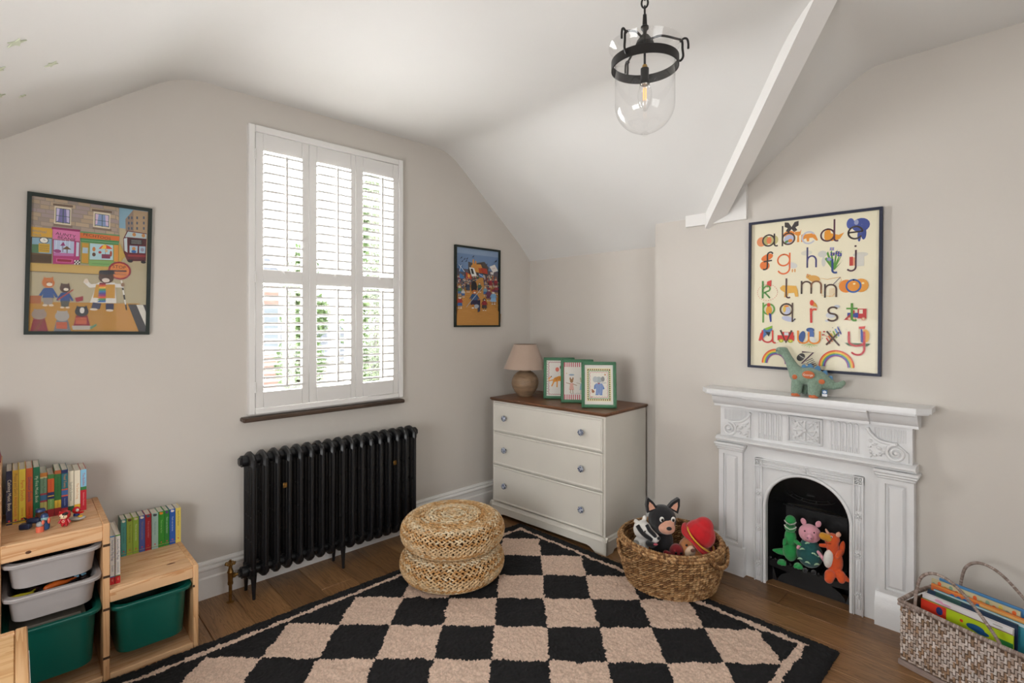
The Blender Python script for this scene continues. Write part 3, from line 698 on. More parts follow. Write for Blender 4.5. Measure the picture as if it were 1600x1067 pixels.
def art_tiger(A):
    A.stroke([(.10+.014*math.sin(k*1.5), .05+.9*k/40) for k in range(41)], .0035, '#a8455a'); A.stroke([(.1+.85*k/40, .06+.006*math.sin(k*1.6)) for k in range(41)], .0035, '#a8455a'); A.stroke([(.1+.85*k/40, .95+.006*math.sin(k*1.6)) for k in range(41)], .0035, '#a8455a')
    for k in range(14): A.ell(.045, .05+k*.068, .003, .005, '#93a87c', 30)
    A.ell(.43, .26, .014, .017, '#d4715f'); A.ell(.60, .2, .014, .017, '#7c2f35'); A.stroke([(.43, .31), (.55, .5), (.6, .24)], .0008, '#999999')
    O = '#e0952f'; A.poly([(.25, .62), (.3, .5), (.5, .44), (.8, .46), (.9, .55), (.85, .62), (.5, .58)], O)
    A.stroke([(.27, .55), (.12, .58), (.1, .52), (.2, .46)], .008, O); A.stroke([(.33, .56), (.22, .72)], .009, O); A.stroke([(.43, .56), (.42, .74)], .009, O); A.stroke([(.7, .56), (.66, .74)], .009, O); A.stroke([(.82, .56), (.86, .74)], .009, O); A.ell(.92, .46, .017, .017, O)
    for k in range(6): A.stroke([(.38+.07*k, .48), (.4+.07*k, .56)], .002, '#5a3a1a')
    A.ell(.2, .455, .004, .004, '#222222')
def art_mice(A):
    for k in range(13):
        x = .04+k*.077; A.rect(x, .01, x+.032, .13, '#bf3d55'); A.rect(x, .86, x+.032, .99, '#bf3d55')
    A.rect(0, 0, .03, 1, '#c2556a')
    for x, c, h in ((.3, '#d9a79a', '#9a7048'), (.68, '#9bb3c4', '#b8b09a')):
        A.poly([(x-.05, .56), (x+.05, .56), (x+.09, .74), (x-.09, .74)], c); A.ell(x, .50, .012, .014, h); A.ell(x-.05, .44, .005, .010, h); A.ell(x+.05, .44, .005, .010, h)
        A.stroke([(x-.05, .58), (x-.2, .55)], .004, h); A.stroke([(x+.05, .58), (x+.19, .62)], .004, h); A.stroke([(x-.04, .73), (x-.05, .82)], .004, h); A.stroke([(x+.04, .73), (x+.05, .82)], .004, h)
    A.ell(.84, .42, .010, .012, '#cc6a5e'); A.ell(.9, .36, .009, .01, '#4a7358'); A.ell(.12, .3, .004, .003, '#cfae5a'); A.ell(.3, .34, .02, .006, '#8fa5b8')
    A.text('best of friends', .5, .9-.07, .016, '#9a9a98')
def art_elephant(A):
    A.rect(.08, .09, .92, .91, '#e3dba8')
    for k in range(11):
        x = .12+k*.073; A.rect(x, .11, x+.036, .14, '#5d2238'); A.rect(x, .86, x+.036, .89, '#5d2238')
    for k in range(15):
        y = .13+k*.05; A.rect(.105, y, .14, y+.025, '#5d2238'); A.rect(.86, y, .895, y+.025, '#5d2238')
    A.rect(.15, .15, .85, .85, '#6f9c78'); A.rect(.17, .165, .83, .835, '#e2ddd2')
    L = [(.2+.012*math.sin(k*1.3), .19+.62*k/36) for k in range(37)]; A.stroke(L, .0022, '#c0505c'); A.stroke([(1-x, y) for x, y in L], .0022, '#c0505c')
    L = [(.2+.6*k/30, .19+.010*math.sin(k*1.3)) for k in range(31)]; A.stroke(L, .0022, '#c0505c'); A.stroke([(x, 1-y) for x, y in L], .0022, '#c0505c')
    A.poly([(.4, .47), (.62, .47), (.7, .6), (.64, .62), (.62, .76), (.52, .76), (.51, .66), (.49, .76), (.38, .76), (.40, .6), (.33, .62), (.34, .52)], '#5f7fb8')
    for k in range(5): A.stroke([(.41+.05*k, .48), (.40+.055*k, .74)], .0022, '#cdd6e4')
    A.ell(.5, .38, .022, .022, '#a9b0b2'); A.ell(.38, .37, .017, .021, '#b4babc'); A.ell(.64, .36, .012, .018, '#8c8e8e'); A.stroke([(.55, .42), (.66, .46), (.74, .45)], .005, '#a9b0b2'); A.ell(.5, .47, .008, .004, '#a34a63')
    A.ell(.3, .67, .010, .010, '#a0694a'); A.ell(.27, .63, .005, .005, '#a0694a'); A.ell(.72, .25, .007, .005, '#c08a60'); A.ell(.26, .8, .004, .003, '#c08a60'); A.ell(.22, .82, .003, .003, '#a06050')
yaw = math.radians(-50)
def fr_at(x, y, w): return (x+math.cos(yaw)*w/2, y+math.sin(yaw)*w/2, .906)
G = 'green beaded photo frames on the chest'
beaded('photo_frame', 'green beaded frame with a striped big cat and balloons, nearest the lamp', fr_at(2.884, 2.655, .235), yaw, .17, .235, .312, art_tiger, G)
beaded('photo_frame', 'green beaded frame with two dressed mice and red stripes, middle of three', fr_at(2.838, 2.444, .235), yaw, .17, .235, .312, art_mice, G)
beaded('photo_frame', 'green beaded frame with an elephant in striped pyjamas, frontmost of three', fr_at(2.775, 2.204, .235), yaw, .17, .235, .312, art_elephant, G)

# ------------------------------------------------------------------ pendant lantern
pd = thing('pendant_light', 'clear glass bell jar pendant with black iron ring hanging on a chain', 'pendant light', (1.519, .939, 2.12))
im = M('black_wrought_iron', '#1b1817', .45, .3, var=.1, vs=30)
pg = glassmat('clear_glass', base=.05)
out = [(0, .004), (.02, .005)]+[(.0975*math.sin(t), .1-.095*math.cos(t)) for t in [PI/2*k/12 for k in range(2, 13)]]+[(.0975, .20), (.0985, .25), (.104, .275), (.117, .292), (.119, .296)]
MB().lathe(out, n=56).build('glass_jar', pg, pd, recalc=False, smooth=80)
MB().ell((0, 0, .002), (.011, .011, .008)).build('glass_knob', pg, pd, smooth=80)
MB().lathe([(.106, .218), (.110, .218), (.110, .248), (.106, .248)], n=56, closed=True).build('ring', im, pd)
MB().lathe([(0, .33), (.006, .33), (.007, .345), (.013, .352), (.013, .36), (.008, .364), (.006, .40), (0, .40)], n=16).lathe([(0, .318), (.026, .306), (.03, .302), (.026, .312), (.013, .33), (0, .332)], n=20).cyl((0, 0, .22), (0, 0, .33), .004, n=10).build('hub_and_stem', im, pd)
for k in range(3):
    a = math.radians(61.1+120*k); c, s2 = math.cos(a), math.sin(a)
    P_ = spline([(0.02, .318), (.055, .322), (.100, .306), (.118, .296), (.120, .270), (.122, .245), (.114, .232), (.106, .234)], 5)
    Q_ = spline([(.112, .294), (.124, .303), (.134, .300), (.138, .285), (.138, .268)], 4)
    m = MB(); m.tube([(p[0]*c, p[0]*s2, p[1]) for p in P_], .0038, 8); m.tube([(p[0]*c, p[0]*s2, p[1]) for p in Q_], .0036, 8); m.build('hook_arm', im, pd)
bh = MB().lathe([(0, .222), (.0135, .22), (.0135, .185), (.016, .18), (.016, .168), (0, .168)], n=18).build('bulb_holder', im, pd)
MB().lathe([(0, .224), (.007, .232), (.010, .222)], n=14).build('brass_cap', M('bright_brass', '#b08a45', .3, .9, var=0), bh)
bu = MB().lathe([(.011, .172), (.016, .164), (.0225, .143), (.0230, .126), (.018, .102), (.009, .084), (.0, .076)], n=24).build('candle_bulb', glassmat('bulb_glass', base=.09), pd, smooth=80)
m = MB()
for k in range(4): a = k*PI/2; m.cyl((.005*math.cos(a), .005*math.sin(a), .115), (.005*math.cos(a), .005*math.sin(a), .155), .0011, n=6)
m.build('filament', M('warm_filament', '#e0a25a', .4, emit=('#ffb060', 1.2), var=0), bu)
MB().lathe([(.0145, .172), (.012, .164), (.006, .163)], n=16).build('bulb_collar', M('nickel', '#b5b0a8', .25, .9, var=0), bu)
top_ = ceil_h(1.519, .939)-2.12; z = .398; k = 0
while z < top_-.01:
    m = MB(); L = .027; q = [(.0105*math.cos(t), 0, z+L/2+L*.62*math.sin(t)) for t in [2*PI*i/14 for i in range(14)]]
    m.tube(q, .0032, 6, closed=True, T=Matrix.Rotation((k % 2)*PI/2+.5, 4, 'Z')); m.build('chain_link', im, pd); z += .0275; k += 1
MB().lathe([(.0, top_-.03), (.02, top_-.03), (.045, top_-.012), (.05, top_+.002), (0, top_+.003)], n=28).build('ceiling_rose', im, pd)

# ------------------------------------------------------------------ rug
rx0, rx1, ry0, ry1 = -.30, 2.672, .655, 2.695
st = .0062; nx, ny_ = int((rx1-rx0)/st)+1, int((ry1-ry0)/st)+1
rng = np.random.RandomState(4)
gx, gy = np.meshgrid(np.linspace(rx0, rx1, nx), np.linspace(ry0, ry1, ny_), indexing='ij')
def smooth_noise(shape, k):
    a = rng.rand(shape[0]//k+3, shape[1]//k+3); i = np.arange(shape[0])/k; j = np.arange(shape[1])/k
    i0 = i.astype(int); j0 = j.astype(int); fi = (i-i0)[:, None]; fj = (j-j0)[None]
    return (a[i0][:, j0]*(1-fi)*(1-fj)+a[i0+1][:, j0]*fi*(1-fj)+a[i0][:, j0+1]*(1-fi)*fj+a[i0+1][:, j0+1]*fi*fj)-.5
edge = np.minimum(np.minimum(gx-rx0, rx1-gx), np.minimum(gy-ry0, ry1-gy))
gz = .004+.019*np.clip(edge/.022, 0, 1)**.5+rng.uniform(-.0035, .0035, gx.shape)+.006*smooth_noise(gx.shape, 5)
wx = .016*smooth_noise(gx.shape, 6)+.010*smooth_noise(gx.shape, 2); wy = .016*smooth_noise(gx.shape, 6)+.010*smooth_noise(gx.shape, 2)
ex = .012*smooth_noise(gx.shape, 20); px_, py_ = gx+wx, gy+wy
S_ = (px_+py_)/2**.5; T_ = (py_-px_)/2**.5
ci = np.floor((S_-2.744)/.252); cj = np.floor((T_+.118)/.2515)
sc_, tc_ = 2.744+(ci+.5)*.252, -.118+(cj+.5)*.2515
cxx, cyy = (sc_-tc_)/2**.5, (sc_+tc_)/2**.5
inb = (cxx+.178 < 2.595) & (cxx-.178 > rx0+.07) & (cyy+.178 < 2.625) & (cyy-.178 > ry0+.10)
beige = (((ci+cj) % 2) == 0) & inb
d1 = np.abs(px_-2.583); d2 = np.abs(py_-2.603); d3 = np.abs(py_-.775); d4 = np.abs(px_-(rx0+.09)); w_ = .0135
inn = (px_ < 2.583+w_) & (py_ < 2.603+w_) & (py_ > .775-w_) & (px_ > rx0+.09-w_)
stripe = inn & ((d1 < w_) | (d2 < w_) | (d3 < w_*1.35) | (d4 < w_))
beige = beige | stripe
vz = np.stack([gx+ex*(edge < .03)*0+rng.uniform(-.002, .002, gx.shape), gy+rng.uniform(-.002, .002, gx.shape), gz], -1).reshape(-1, 3)
idx = np.arange(nx*ny_).reshape(nx, ny_); q = np.stack([idx[:-1, :-1], idx[1:, :-1], idx[1:, 1:], idx[:-1, 1:]], -1).reshape(-1, 4)
me = bpy.data.meshes.new('rug_pile'); me.vertices.add(len(vz)); me.vertices.foreach_set('co', vz.astype('f').ravel())
me.loops.add(q.size); me.loops.foreach_set('vertex_index', q.astype('i').ravel()); me.polygons.add(len(q))
me.polygons.foreach_set('loop_start', np.arange(0, q.size, 4, dtype='i')); me.update(calc_edges=True)
fb_ = beige[:-1, :-1].reshape(-1); colv = np.where(fb_[:, None], np.array(lin('#cdb3a0'))[None], np.array(lin('#0a090c'))[None])
tone = rng.uniform(.78, 1.12, (len(q), 1)); colv = np.clip(colv*tone, 0, 1)
at = me.color_attributes.new('Col', 'FLOAT_COLOR', 'CORNER'); at.data.foreach_set('color', np.repeat(np.concatenate([colv, np.ones((len(q), 1))], 1), 4, axis=0).astype('f').ravel())
rug = thing('checkered_rug', 'black and beige diagonal checked shaggy rug with beige border stripe', 'rug', (0, 0, 0))
link('pile', me, attrmat('rug_wool', .95), rug, kind='stuff')
MB().box(rx0+.004, rx1-.004, ry0+.004, ry1-.004, .001, .006).build('backing', M('rug_backing', '#141316', .9), rug)
RZ = .022

# ------------------------------------------------------------------ woven poufs
straw = attrmat('banana_leaf_straw', .6, bump=.4, bs=160, var=.25, vs=60)
def leafs(m, items, seg=7, ring=5):
    """items: (centre, direction, normal, length, width, thick, colour)"""
    base = MB().ell((0, 0, 0), (1, 1, 1), seg=seg, ring=ring)
    for c, d, n, L, w, t, col in items:
        d = Vector(d).normalized(); n = Vector(n); n = (n-d*n.dot(d)).normalized(); b = d.cross(n)
        m.cc = col; m.add([Vector(c)+b*v[0]*w+n*v[1]*t+d*v[2]*L for v in base.v], base.f)
sc_cols = [lin(c) for c in ('#dfc49c', '#d6b488', '#e6d2b0', '#c9a06c', '#dcbd92', '#c29158')]
def woven_disc(R, H, step, seed, top=True):
    r_ = random.Random(seed); prof = []
    x = .012
    while x < R*.72: prof.append((x, H-.004-.010*(x/R)**2*1.0)); x += step*.92
    n = int(PI*H*.62/step)+1
    for k in range(n+1):
        a = PI/2-PI*k/n; prof.append((R*.74+R*.26*math.cos(a), H/2+(H/2-.010)*math.sin(a)))
    items = []
    for i, (r, z) in enumerate(prof):
        p0 = prof[max(i-1, 0)]; p1 = prof[min(i+1, len(prof)-1)]; tx, tz = p1[0]-p0[0], p1[1]-p0[1]; l = math.hypot(tx, tz); tx /= l; tz /= l
        nrx, nrz = -tz, tx
        if nrz < 0 and z > H/2: nrx, nrz = -nrx, -nrz
        nrx, nrz = (abs(nrx), math.copysign(abs(nrz), z-H/2+1e-9))
        k_ = max(5, int(2*PI*r/(.031))); tone = r_.choice(sc_cols)
        for k in range(k_):
            for s_ in (-1, 1):
                a = 2*PI*(k+.5*(s_ > 0)+r_.uniform(-.12, .12))/k_; ca, sa = math.cos(a), math.sin(a)
                rr, zz = r+tx*step*.18*s_, z+tz*step*.18*s_
                tan = Vector((-sa, ca, 0)); up = Vector((tx*ca, tx*sa, tz)); nor = Vector((nrx*ca, nrx*sa, nrz))
                col = r_.choice(sc_cols) if r_.random() < .3 else tone; q = r_.uniform(.88, 1.08)
                items.append(((rr*ca, rr*sa, zz), tan+up*.55*s_*(-1), nor, .0185, step*.21*r_.uniform(.9, 1.1), .0085, tuple(c*q for c in col)))
    m = MB(); leafs(m, items, 6, 5); me = m.mesh('braided_straw', recalc=False, smooth=180); me.materials.append(straw)
    c = MB().lathe([(.0, H-.012), (R*.7, H-.02), (R*.9, H*.75), (R-.012, H/2), (R*.9, H*.25), (R*.7, .008), (0, .006)], n=40).mesh('core', smooth=60)
    c.materials.append(M('dark_straw_core', '#5c3f22', .8)); return me, c
wd_me, wd_core = woven_disc(.296, .178, .0255, 1)
for nm, lab, z, dx, ang in (('woven_pouf', 'round braided straw floor pouf lying flat on the rug, lower of two', RZ, (0, 0), 0), ('woven_pouf', 'round braided straw floor pouf stacked on top of another, upper one', RZ+.175, (.006, .004), 1.1)):
    t = thing(nm, lab, 'pouf', (1.842+dx[0], 2.415+dx[1], z), ang, group='woven poufs in a stack')
    link('braided_straw', wd_me, None, t, kind='stuff'); link('core', wd_core, None, t)

# ------------------------------------------------------------------ round jute toy basket
jb = thing('toy_basket', 'round woven seagrass basket filled with soft toys beside the chest', 'basket', (2.705, 1.505, RZ))
jc = [lin(c) for c in ('#a67c4e', '#94683b', '#b58b5c', '#7d5530', '#c39b6c')]
def ring_items(R, z, cnt, r_, L=.0125, w=.0047, t=.0085, tilt=.35, nz=0, ry=1):
    out = []
    for k in range(cnt):
        a = 2*PI*(k+r_.uniform(-.1, .1))/cnt; ca, sa = math.cos(a), math.sin(a); q = r_.uniform(.82, 1.1)
        out.append(((R*ca, R*sa*ry, z+r_.uniform(-.0008, .0008)), Vector((-sa, ca, tilt)), Vector((ca, sa, nz)), L, w, t, tuple(c*q for c in r_.choice(jc))))
    return out
r_ = random.Random(8); it_ = []
HB = .222
def br(z): return .243+.040*math.sin(min(1, z/HB*1.25)*PI/2)
nrow = 18
for i in range(nrow):
    z = .006+(HB-.012)*i/(nrow-1); it_ += ring_items(br(z), z, 92, r_)
for i in range(9): it_ += ring_items(br(.2)-.014, .105+.0125*i, 80, r_, tilt=-.4)
m = MB(); leafs(m, it_, 6, 5); m.build('woven_wall', attrmat('seagrass', .65, bump=.3, bs=200, var=.3, vs=80), jb, recalc=False, smooth=180, kind='stuff')
MB().lathe([(0, .004), (br(0)-.004, .0)]+[(br(z)-.004, z) for z in (.05, .1, .15, .2, HB)]+[(br(z)-.012, z) for z in (HB, .15, .1, .05)]+[(br(0)-.012, .012), (0, .012)], n=48).build('inner_wall', M('seagrass_core', '#5f4227', .85), jb)
def rope(m, path, rad, r_, closed=False, pitch=.013):
    """two-strand twisted rope built from overlapping lobes"""
    P = [Vector(p) for p in path]; items = []
    L = 0; nn = len(P)
    for i in range(nn if closed else nn-1):
        a, b = P[i], P[(i+1) % nn]; d = b-a; l = d.length
        if l < 1e-6: continue
        t = d/l; n1 = Vector((0, 0, 1)) if abs(t.z) < .8 else Vector((1, 0, 0)); n1 = (n1-t*n1.dot(t)).normalized(); n2 = t.cross(n1)
        k = 0
        while L < l:
            c = a+t*L
            for s_ in (0, 1, 2):
                an = s_*2*PI/3+r_.uniform(-.2, .2); o = n1*math.cos(an)+n2*math.sin(an); q = r_.uniform(.8, 1.12); sd_ = t.cross(o)
                items.append((c+o*rad*.55, t+sd_*.75, o, pitch*.85, rad*.55, rad*.6, tuple(x*q for x in r_.choice(jc))))
            L += pitch
        L -= l
    leafs(m, items, 6, 5)
m = MB()
for dz, dr_, rd in ((.004, 0, .0145), (.018, -.010, .012)):
    rope(m, [((br(HB)+dr_)*math.cos(2*PI*k/60), (br(HB)+dr_)*math.sin(2*PI*k/60), HB+dz+.012*max(0, math.cos(2*PI*k/60-2.75))**3) for k in range(60)], rd, r_, True)
m.build('rope_rim', attrmat('seagrass', .65), jb, recalc=False, smooth=180, kind='stuff')
for ac in (158, -88):
    m = MB(); a0 = math.radians(ac); path = []
    for k in range(25):
        u = -1+2*k/24; a = a0+u*.36; dz = -.058*(1-abs(u)**2.6)+.006; rr = br(HB)+.016+.010*(1-u*u); path.append((rr*math.cos(a), rr*math.sin(a), HB+dz))
    rope(m, path, .0105, r_); m.build('handle', attrmat('seagrass', .65), jb, recalc=False, smooth=180, kind='stuff')

# ------------------------------------------------------------------ soft toys
CY = -math.atan2(.6934, .7206)                # facing the camera side of the room: local x to the right, y away
def fur(name, col, **k):
    kw = dict(rough=.9, var=.08, vs=40, bump=.35, bs=350, sheen=.35, bd=.003); kw.update(k); return M(name, col, **kw)
f_black, f_white, f_peach, f_tan, f_red = fur('black_plush', '#17161a'), fur('white_plush', '#dcd8d2'), fur('peach_plush', '#d9a188'), fur('tan_plush', '#cf8a55'), fur('red_plush', '#c5121c')
f_grey, f_green, f_pink, f_orange = fur('grey_plush', '#8d8983'), fur('green_plush', '#1f8f45'), fur('pink_plush', '#d99aa8'), fur('orange_plush', '#d4521d')
bead = M('black_plastic_eye', '#0b0b0c', .12, var=0)
def dots(name, pts, r, mat, parent):
    for p in pts: MB().ell(p, (r, r*.6, r) if not isinstance(r, tuple) else r, seg=12, ring=8).build(name, mat, parent, smooth=80)
# badger: origin below its head
t = thing('badger_soft_toy', 'black and white striped badger soft toy at the left of the basket', 'soft toy', (2.56, 1.603, .16), CY+.1)
plush('body', [('e', (0, .01, .06), (.045, .045, .06)), ('e', (.005, 0, .155), (.052, .05, .050)), ('c', [(.02, -.01, .145), (.062, -.045, .122)], [.040, .026]), ('e', (-.03, .01, .20), .013), ('e', (.028, .025, .21), .015)], f_white, t)
for x0, x1, nm in ((-.030, .020, 'left'), (.022, .050, 'right')):
    m = MB(); P_ = spline([(x0-.004, -.028, .190), (x0+.008, -.046, .168), (x0+.030, -.056, .145), (x1+.016, -.058 if nm == 'left' else -.05, .12)], 5); m.tube(P_, [.012]*len(P_), 8); m.build('face_stripe', f_black, t, smooth=80)
MB().ell((.074, -.068, .130), (.010, .008, .009)).build('nose', f_black, t, smooth=80)
MB().ell((.040, -.040, .088), (.030, .028, .016), (0, .2, .4)).build('lower_jaw', f_black, t, smooth=80)
MB().ell((.058, -.060, .094), (.014, .010, .006)).build('tongue', fur('tongue_pink', '#c2505f'), t, smooth=80)
MB().ell((-.002, -.052, .167), (.008, .005, .008)).build('eye_patch', f_white, t, smooth=80); dots('eye', [(-.001, -.057, .167)], .0045, bead, t)
plush('arm', [('c', [(-.035, -.01, .08), (-.06, -.03, .05)], [.022, .018])], f_grey, t)
# large dark soft toy (plain stand-in)
t = thing('dark_soft_toy', 'large black plush cat with pale peach muzzle at the back of the basket', 'soft toy', (2.665, 1.535, .10), CY)
plush('head', [('e', (0, .0, .265), (.080, .070, .082)), ('e', (0, .02, .13), (.07, .06, .09))], f_black, t)
plush('muzzle', [('e', (.010, -.058, .238), (.048, .036, .036)), ('e', (.010, -.03, .262), (.052, .045, .035))], f_peach, t, vox=.005)
for x, an in ((-.060, -.35), (.062, .5)):
    T = Matrix.Translation((x, 0, .325)) @ Matrix.Rotation(an, 4, 'Y')
    ea = MB().prism([(-.034, -.01), (-.026, .03), (-.006, .066), (.004, .068), (.022, .034), (.034, -.01)], 'y', -.014, .014, T=T).build('ear', f_black, t, smooth=60)
    MB().prism([(-.018, .0), (-.012, .026), (0, .046), (.012, .026), (.018, .0)], 'y', -.0165, -.012, T=T).build('inner_ear', f_peach, ea, smooth=60)
MB().ell((.012, -.094, .248), (.015, .010, .010)).build('nose', f_black, t, smooth=80)
dots('eye_white', [(-.022, -.072, .290), (.042, -.072, .290)], (.013, .006, .015), f_white, t); dots('eye', [(-.020, -.078, .288), (.040, -.078, .288)], (.007, .005, .009), bead, t)
# small red toy
t = thing('red_soft_toy', 'small red plush ball creature peeking over the basket rim', 'soft toy', (2.655, 1.44, .12), CY)
plush('body', [('e', (0, 0, .095), (.040, .036, .042)), ('e', (0, .0, .04), (.035, .03, .04))], fur('dark_red_plush', '#7d1018'), t, vox=.005); dots('eye', [(-.014, -.034, .100), (.014, -.034, .098)], .007, bead, t)
plush('arm', [('c', [(-.03, 0, .07), (-.062, -.01, .088)], [.018, .018])], fur('dark_red_plush', '#7d1018'), t, vox=.005)
# bear with red hat
t = thing('hatted_bear_soft_toy', 'round tan plush bear in a floppy red sun hat with yellow band', 'soft toy', (2.745, 1.385, .095), CY)
plush('body', [('e', (0, 0, .11), (.088, .075, .088)), ('e', (-.01, .0, .05), (.07, .06, .05))], f_tan, t)
MB().ell((-.040, -.066, .134), (.034, .018, .038), (.15, 0, .3)).build('muzzle', fur('cream_plush', '#e0c2a4'), t, smooth=80)
MB().ell((-.034, -.087, .152), (.013, .009, .010)).build('nose', fur('brown_nose', '#6b3f30'), t, smooth=80)
dots('eye', [(-.060, -.062, .170), (-.003, -.078, .158)], .007, bead, t)
MB().tube(spline([(-.050, -.084, .128), (-.040, -.087, .122), (-.028, -.086, .124)], 4), .0012, 6).build('mouth', bead, t)
hat = plush('hat', [('e', (.038, .01, .200), (.088, .078, .080), (0, .62, 0)), ('e', (.060, .01, .243), (.055, .052, .055), (0, .6, 0))], f_red, t)
T = Matrix.Translation((.024, -.002, .170)) @ Matrix.Rotation(.66, 4, 'Y') @ Matrix.Rotation(.32, 4, 'X')
pr_ = []; m = MB(); n_ = 40; v = []; f = []
for ri, (r, z) in enumerate([(.080, .010), (.096, .000), (.112, -.004), (.118, .004), (.114, .010), (.098, .008), (.082, .018)]):
    for k in range(n_): a = 2*PI*k/n_; w = .006*math.sin(3*a+1)+.004*math.sin(5*a); v.append((r*math.cos(a), r*.88*math.sin(a), z+w*(r-.078)/.04))
for i in range(6): f += [(i*n_+k, i*n_+(k+1) % n_, (i+1)*n_+(k+1) % n_, (i+1)*n_+k) for k in range(n_)]
m.add(v, f, T); m.build('hat_brim', f_red, hat, smooth=80)
MB().tube([(.0905*math.cos(a), .081*math.sin(a), .020) for a in [2*PI*k/40 for k in range(40)]], .0045, 8, closed=True, T=T).build('hat_band', fur('yellow_ribbon', '#d9a520'), hat, smooth=80)
MB().ell((.098, .01, .262), (.010, .003, .008), (0, .8, 0)).build('leaf', fur('green_felt', '#1e8a4a'), t, smooth=80)

# ---- fireplace trio, standing on the grate
def fire_toy(name, label, Y): return thing(name, label, 'soft toy', (3.125, Y, .138), -PI/2+.25)
t = fire_toy('green_dinosaur_soft_toy', 'green plush toothy dinosaur sitting in the fireplace, leftmost of three', 1.005)
plush('body', [('e', (0, .01, .075), (.040, .038, .062)), ('e', (.0, 0, .15), (.031, .032, .05)), ('e', (0, -.008, .205), (.030, .034, .022)), ('e', (0, .006, .240), (.028, .032, .030)), ('c', [(-.03, .03, .05), (-.065, .03, .045), (-.085, .02, .05)], [.022, .016, .008])], f_green, t, vox=.004, it=3)
m = MB()
for z0, s_ in ((.236, -1), (.205, 1)):
    for k in range(11): a = -PI/2+(k-5)*.24; m.lathe([(.0035, 0), (0, .008*s_)], c=(.030*math.cos(a), -.006+.034*math.sin(a), z0+.010*abs(k-5)/5), n=6)
m.build('teeth', f_white, t, kind='stuff')
MB().ell((0, -.018, .222), (.022, .022, .012)).build('mouth_lining', fur('dark_green_plush', '#0f5a2c'), t, smooth=80)
for x in (-.04, .04): plush('foot', [('e', (x, -.03, .014), (.022, .024, .013)), ('e', (x-.014, -.048, .012), .010), ('e', (x, -.052, .012), .010), ('e', (x+.014, -.048, .012), .010)], f_green, t, vox=.004, it=2)
plush('arm', [('c', [(-.026, -.02, .135), (-.028, -.045, .118)], [.011, .009])], f_green, t, vox=.004); plush('arm', [('c', [(.026, -.02, .14), (.046, -.04, .135)], [.012, .012])], f_green, t, vox=.004)
t = fire_toy('pink_pig_soft_toy', 'pink plush pig in a teal dress with pale crescents, middle of three', .908)
plush('head', [('e', (0, 0, .20), (.055, .046, .050)), ('c', [(0, -.03, .198), (0, -.052, .198)], [.021, .019])], f_pink, t, vox=.004)
for x, an in ((-.030, -.3), (.040, .4)): plush('ear', [('e', (x, .01, .255), (.015, .008, .020), (0, an, 0))], f_pink, t, vox=.004, it=2)
dots('nostril', [(-.008, -.071, .199), (.008, -.071, .199)], .0035, fur('mauve_felt', '#9a5f86'), t); dots('eye', [(-.022, -.040, .222), (.022, -.040, .222)], .004, bead, t)
MB().tube(spline([(-.020, -.044, .176), (0, -.047, .170), (.020, -.044, .176)], 5), .0012, 6).build('mouth', fur('rose_thread', '#a8505f'), t)
dress = plush('dress', [('e', (0, .005, .085), (.066, .056, .072)), ('e', (0, .0, .14), (.045, .038, .03))], fur('teal_fabric', '#12504f'), t)
for x, z, r_ in ((-.034, .118, .3), (.022, .108, -.4), (-.045, .062, .2), (-.008, .055, -.2), (.034, .052, .5), (.05, .095, .1), (-.01, .150, .4)):
    y = -.058*math.sqrt(max(.05, 1-(x/.068)**2-((z-.085)/.076)**2))
    MB().tube([(x+(a-.5)*.026, y+.002-(.004 if abs(a-.5) < .3 else 0), z+.008*math.sin(a*PI)+r_*(a-.5)*.02) for a in [k/8 for k in range(9)]], [.001, .003, .0045, .005, .005, .005, .0045, .003, .001], 6).build('crescent', fur('pale_mint_felt', '#9cc2a0'), dress, smooth=80)
plush('arm', [('c', [(-.045, -.01, .135), (-.055, -.03, .12)], [.009, .009])], f_pink, t, vox=.004); plush('arm', [('c', [(.04, -.03, .12), (.062, -.05, .10), (.068, -.045, .085)], [.009, .011, .008])], f_pink, t, vox=.004)
for x in (-.02, .02): MB().ell((x, -.04, .010), (.012, .022, .010)).build('shoe', f_black, t, smooth=80)
t = fire_toy('orange_dragon_soft_toy', 'orange plush dragon with yellow snout and white belly, rightmost of three', .795)
plush('body', [('e', (.005, .0, .085), (.040, .040, .068)), ('c', [(.0, 0, .14), (-.008, -.01, .19)], [.030, .032]), ('e', (-.005, -.005, .205), (.036, .034, .030)), ('c', [(-.015, -.045, .03), (-.02, -.06, .012)], [.026, .022]), ('c', [(.03, -.03, .035), (.035, -.045, .015)], [.024, .018]), ('c', [(.02, .02, .03), (.05, -.03, .022), (.075, -.035, .012)], [.022, .016, .006])], f_orange, t, vox=.004, it=3)
plush('snout', [('c', [(-.022, -.022, .212), (-.048, -.036, .222)], [.022, .019])], fur('mustard_plush', '#c98a1c'), t, vox=.004)
MB().tube(spline([(-.058, -.050, .208), (-.035, -.056, .196), (-.01, -.046, .192)], 5), .0012, 6).build('mouth', bead, t)
MB().ell((-.022, -.028, .105), (.024, .020, .048), (0, .1, .4)).build('belly', f_white, t, smooth=80)
for x, z in ((-.034, .25), (.026, .246)): plush('horn', [('c', [(x*.7, 0, .225), (x, -.005, z)], [.010, .005])], f_peach if x < 0 else f_orange, t, vox=.004, it=2)
MB().ell((.022, -.02, .238), (.012, .006, .014), (0, .4, 0)).build('ear', f_peach, t, smooth=80); dots('eye', [(-.008, -.036, .226)], .005, f_white, t); dots('pupil', [(-.009, -.040, .226)], .0028, bead, t)
plush('wing', [('e', (.038, .0, .16), (.014, .012, .045), (0, .15, 0))], f_orange, t, vox=.004); plush('arm', [('c', [(-.03, -.01, .165), (-.058, -.02, .165)], [.012, .010])], f_orange, t, vox=.004)
plush('arm', [('c', [(.03, -.02, .15), (.015, -.045, .13)], [.013, .011])], f_orange, t, vox=.004)

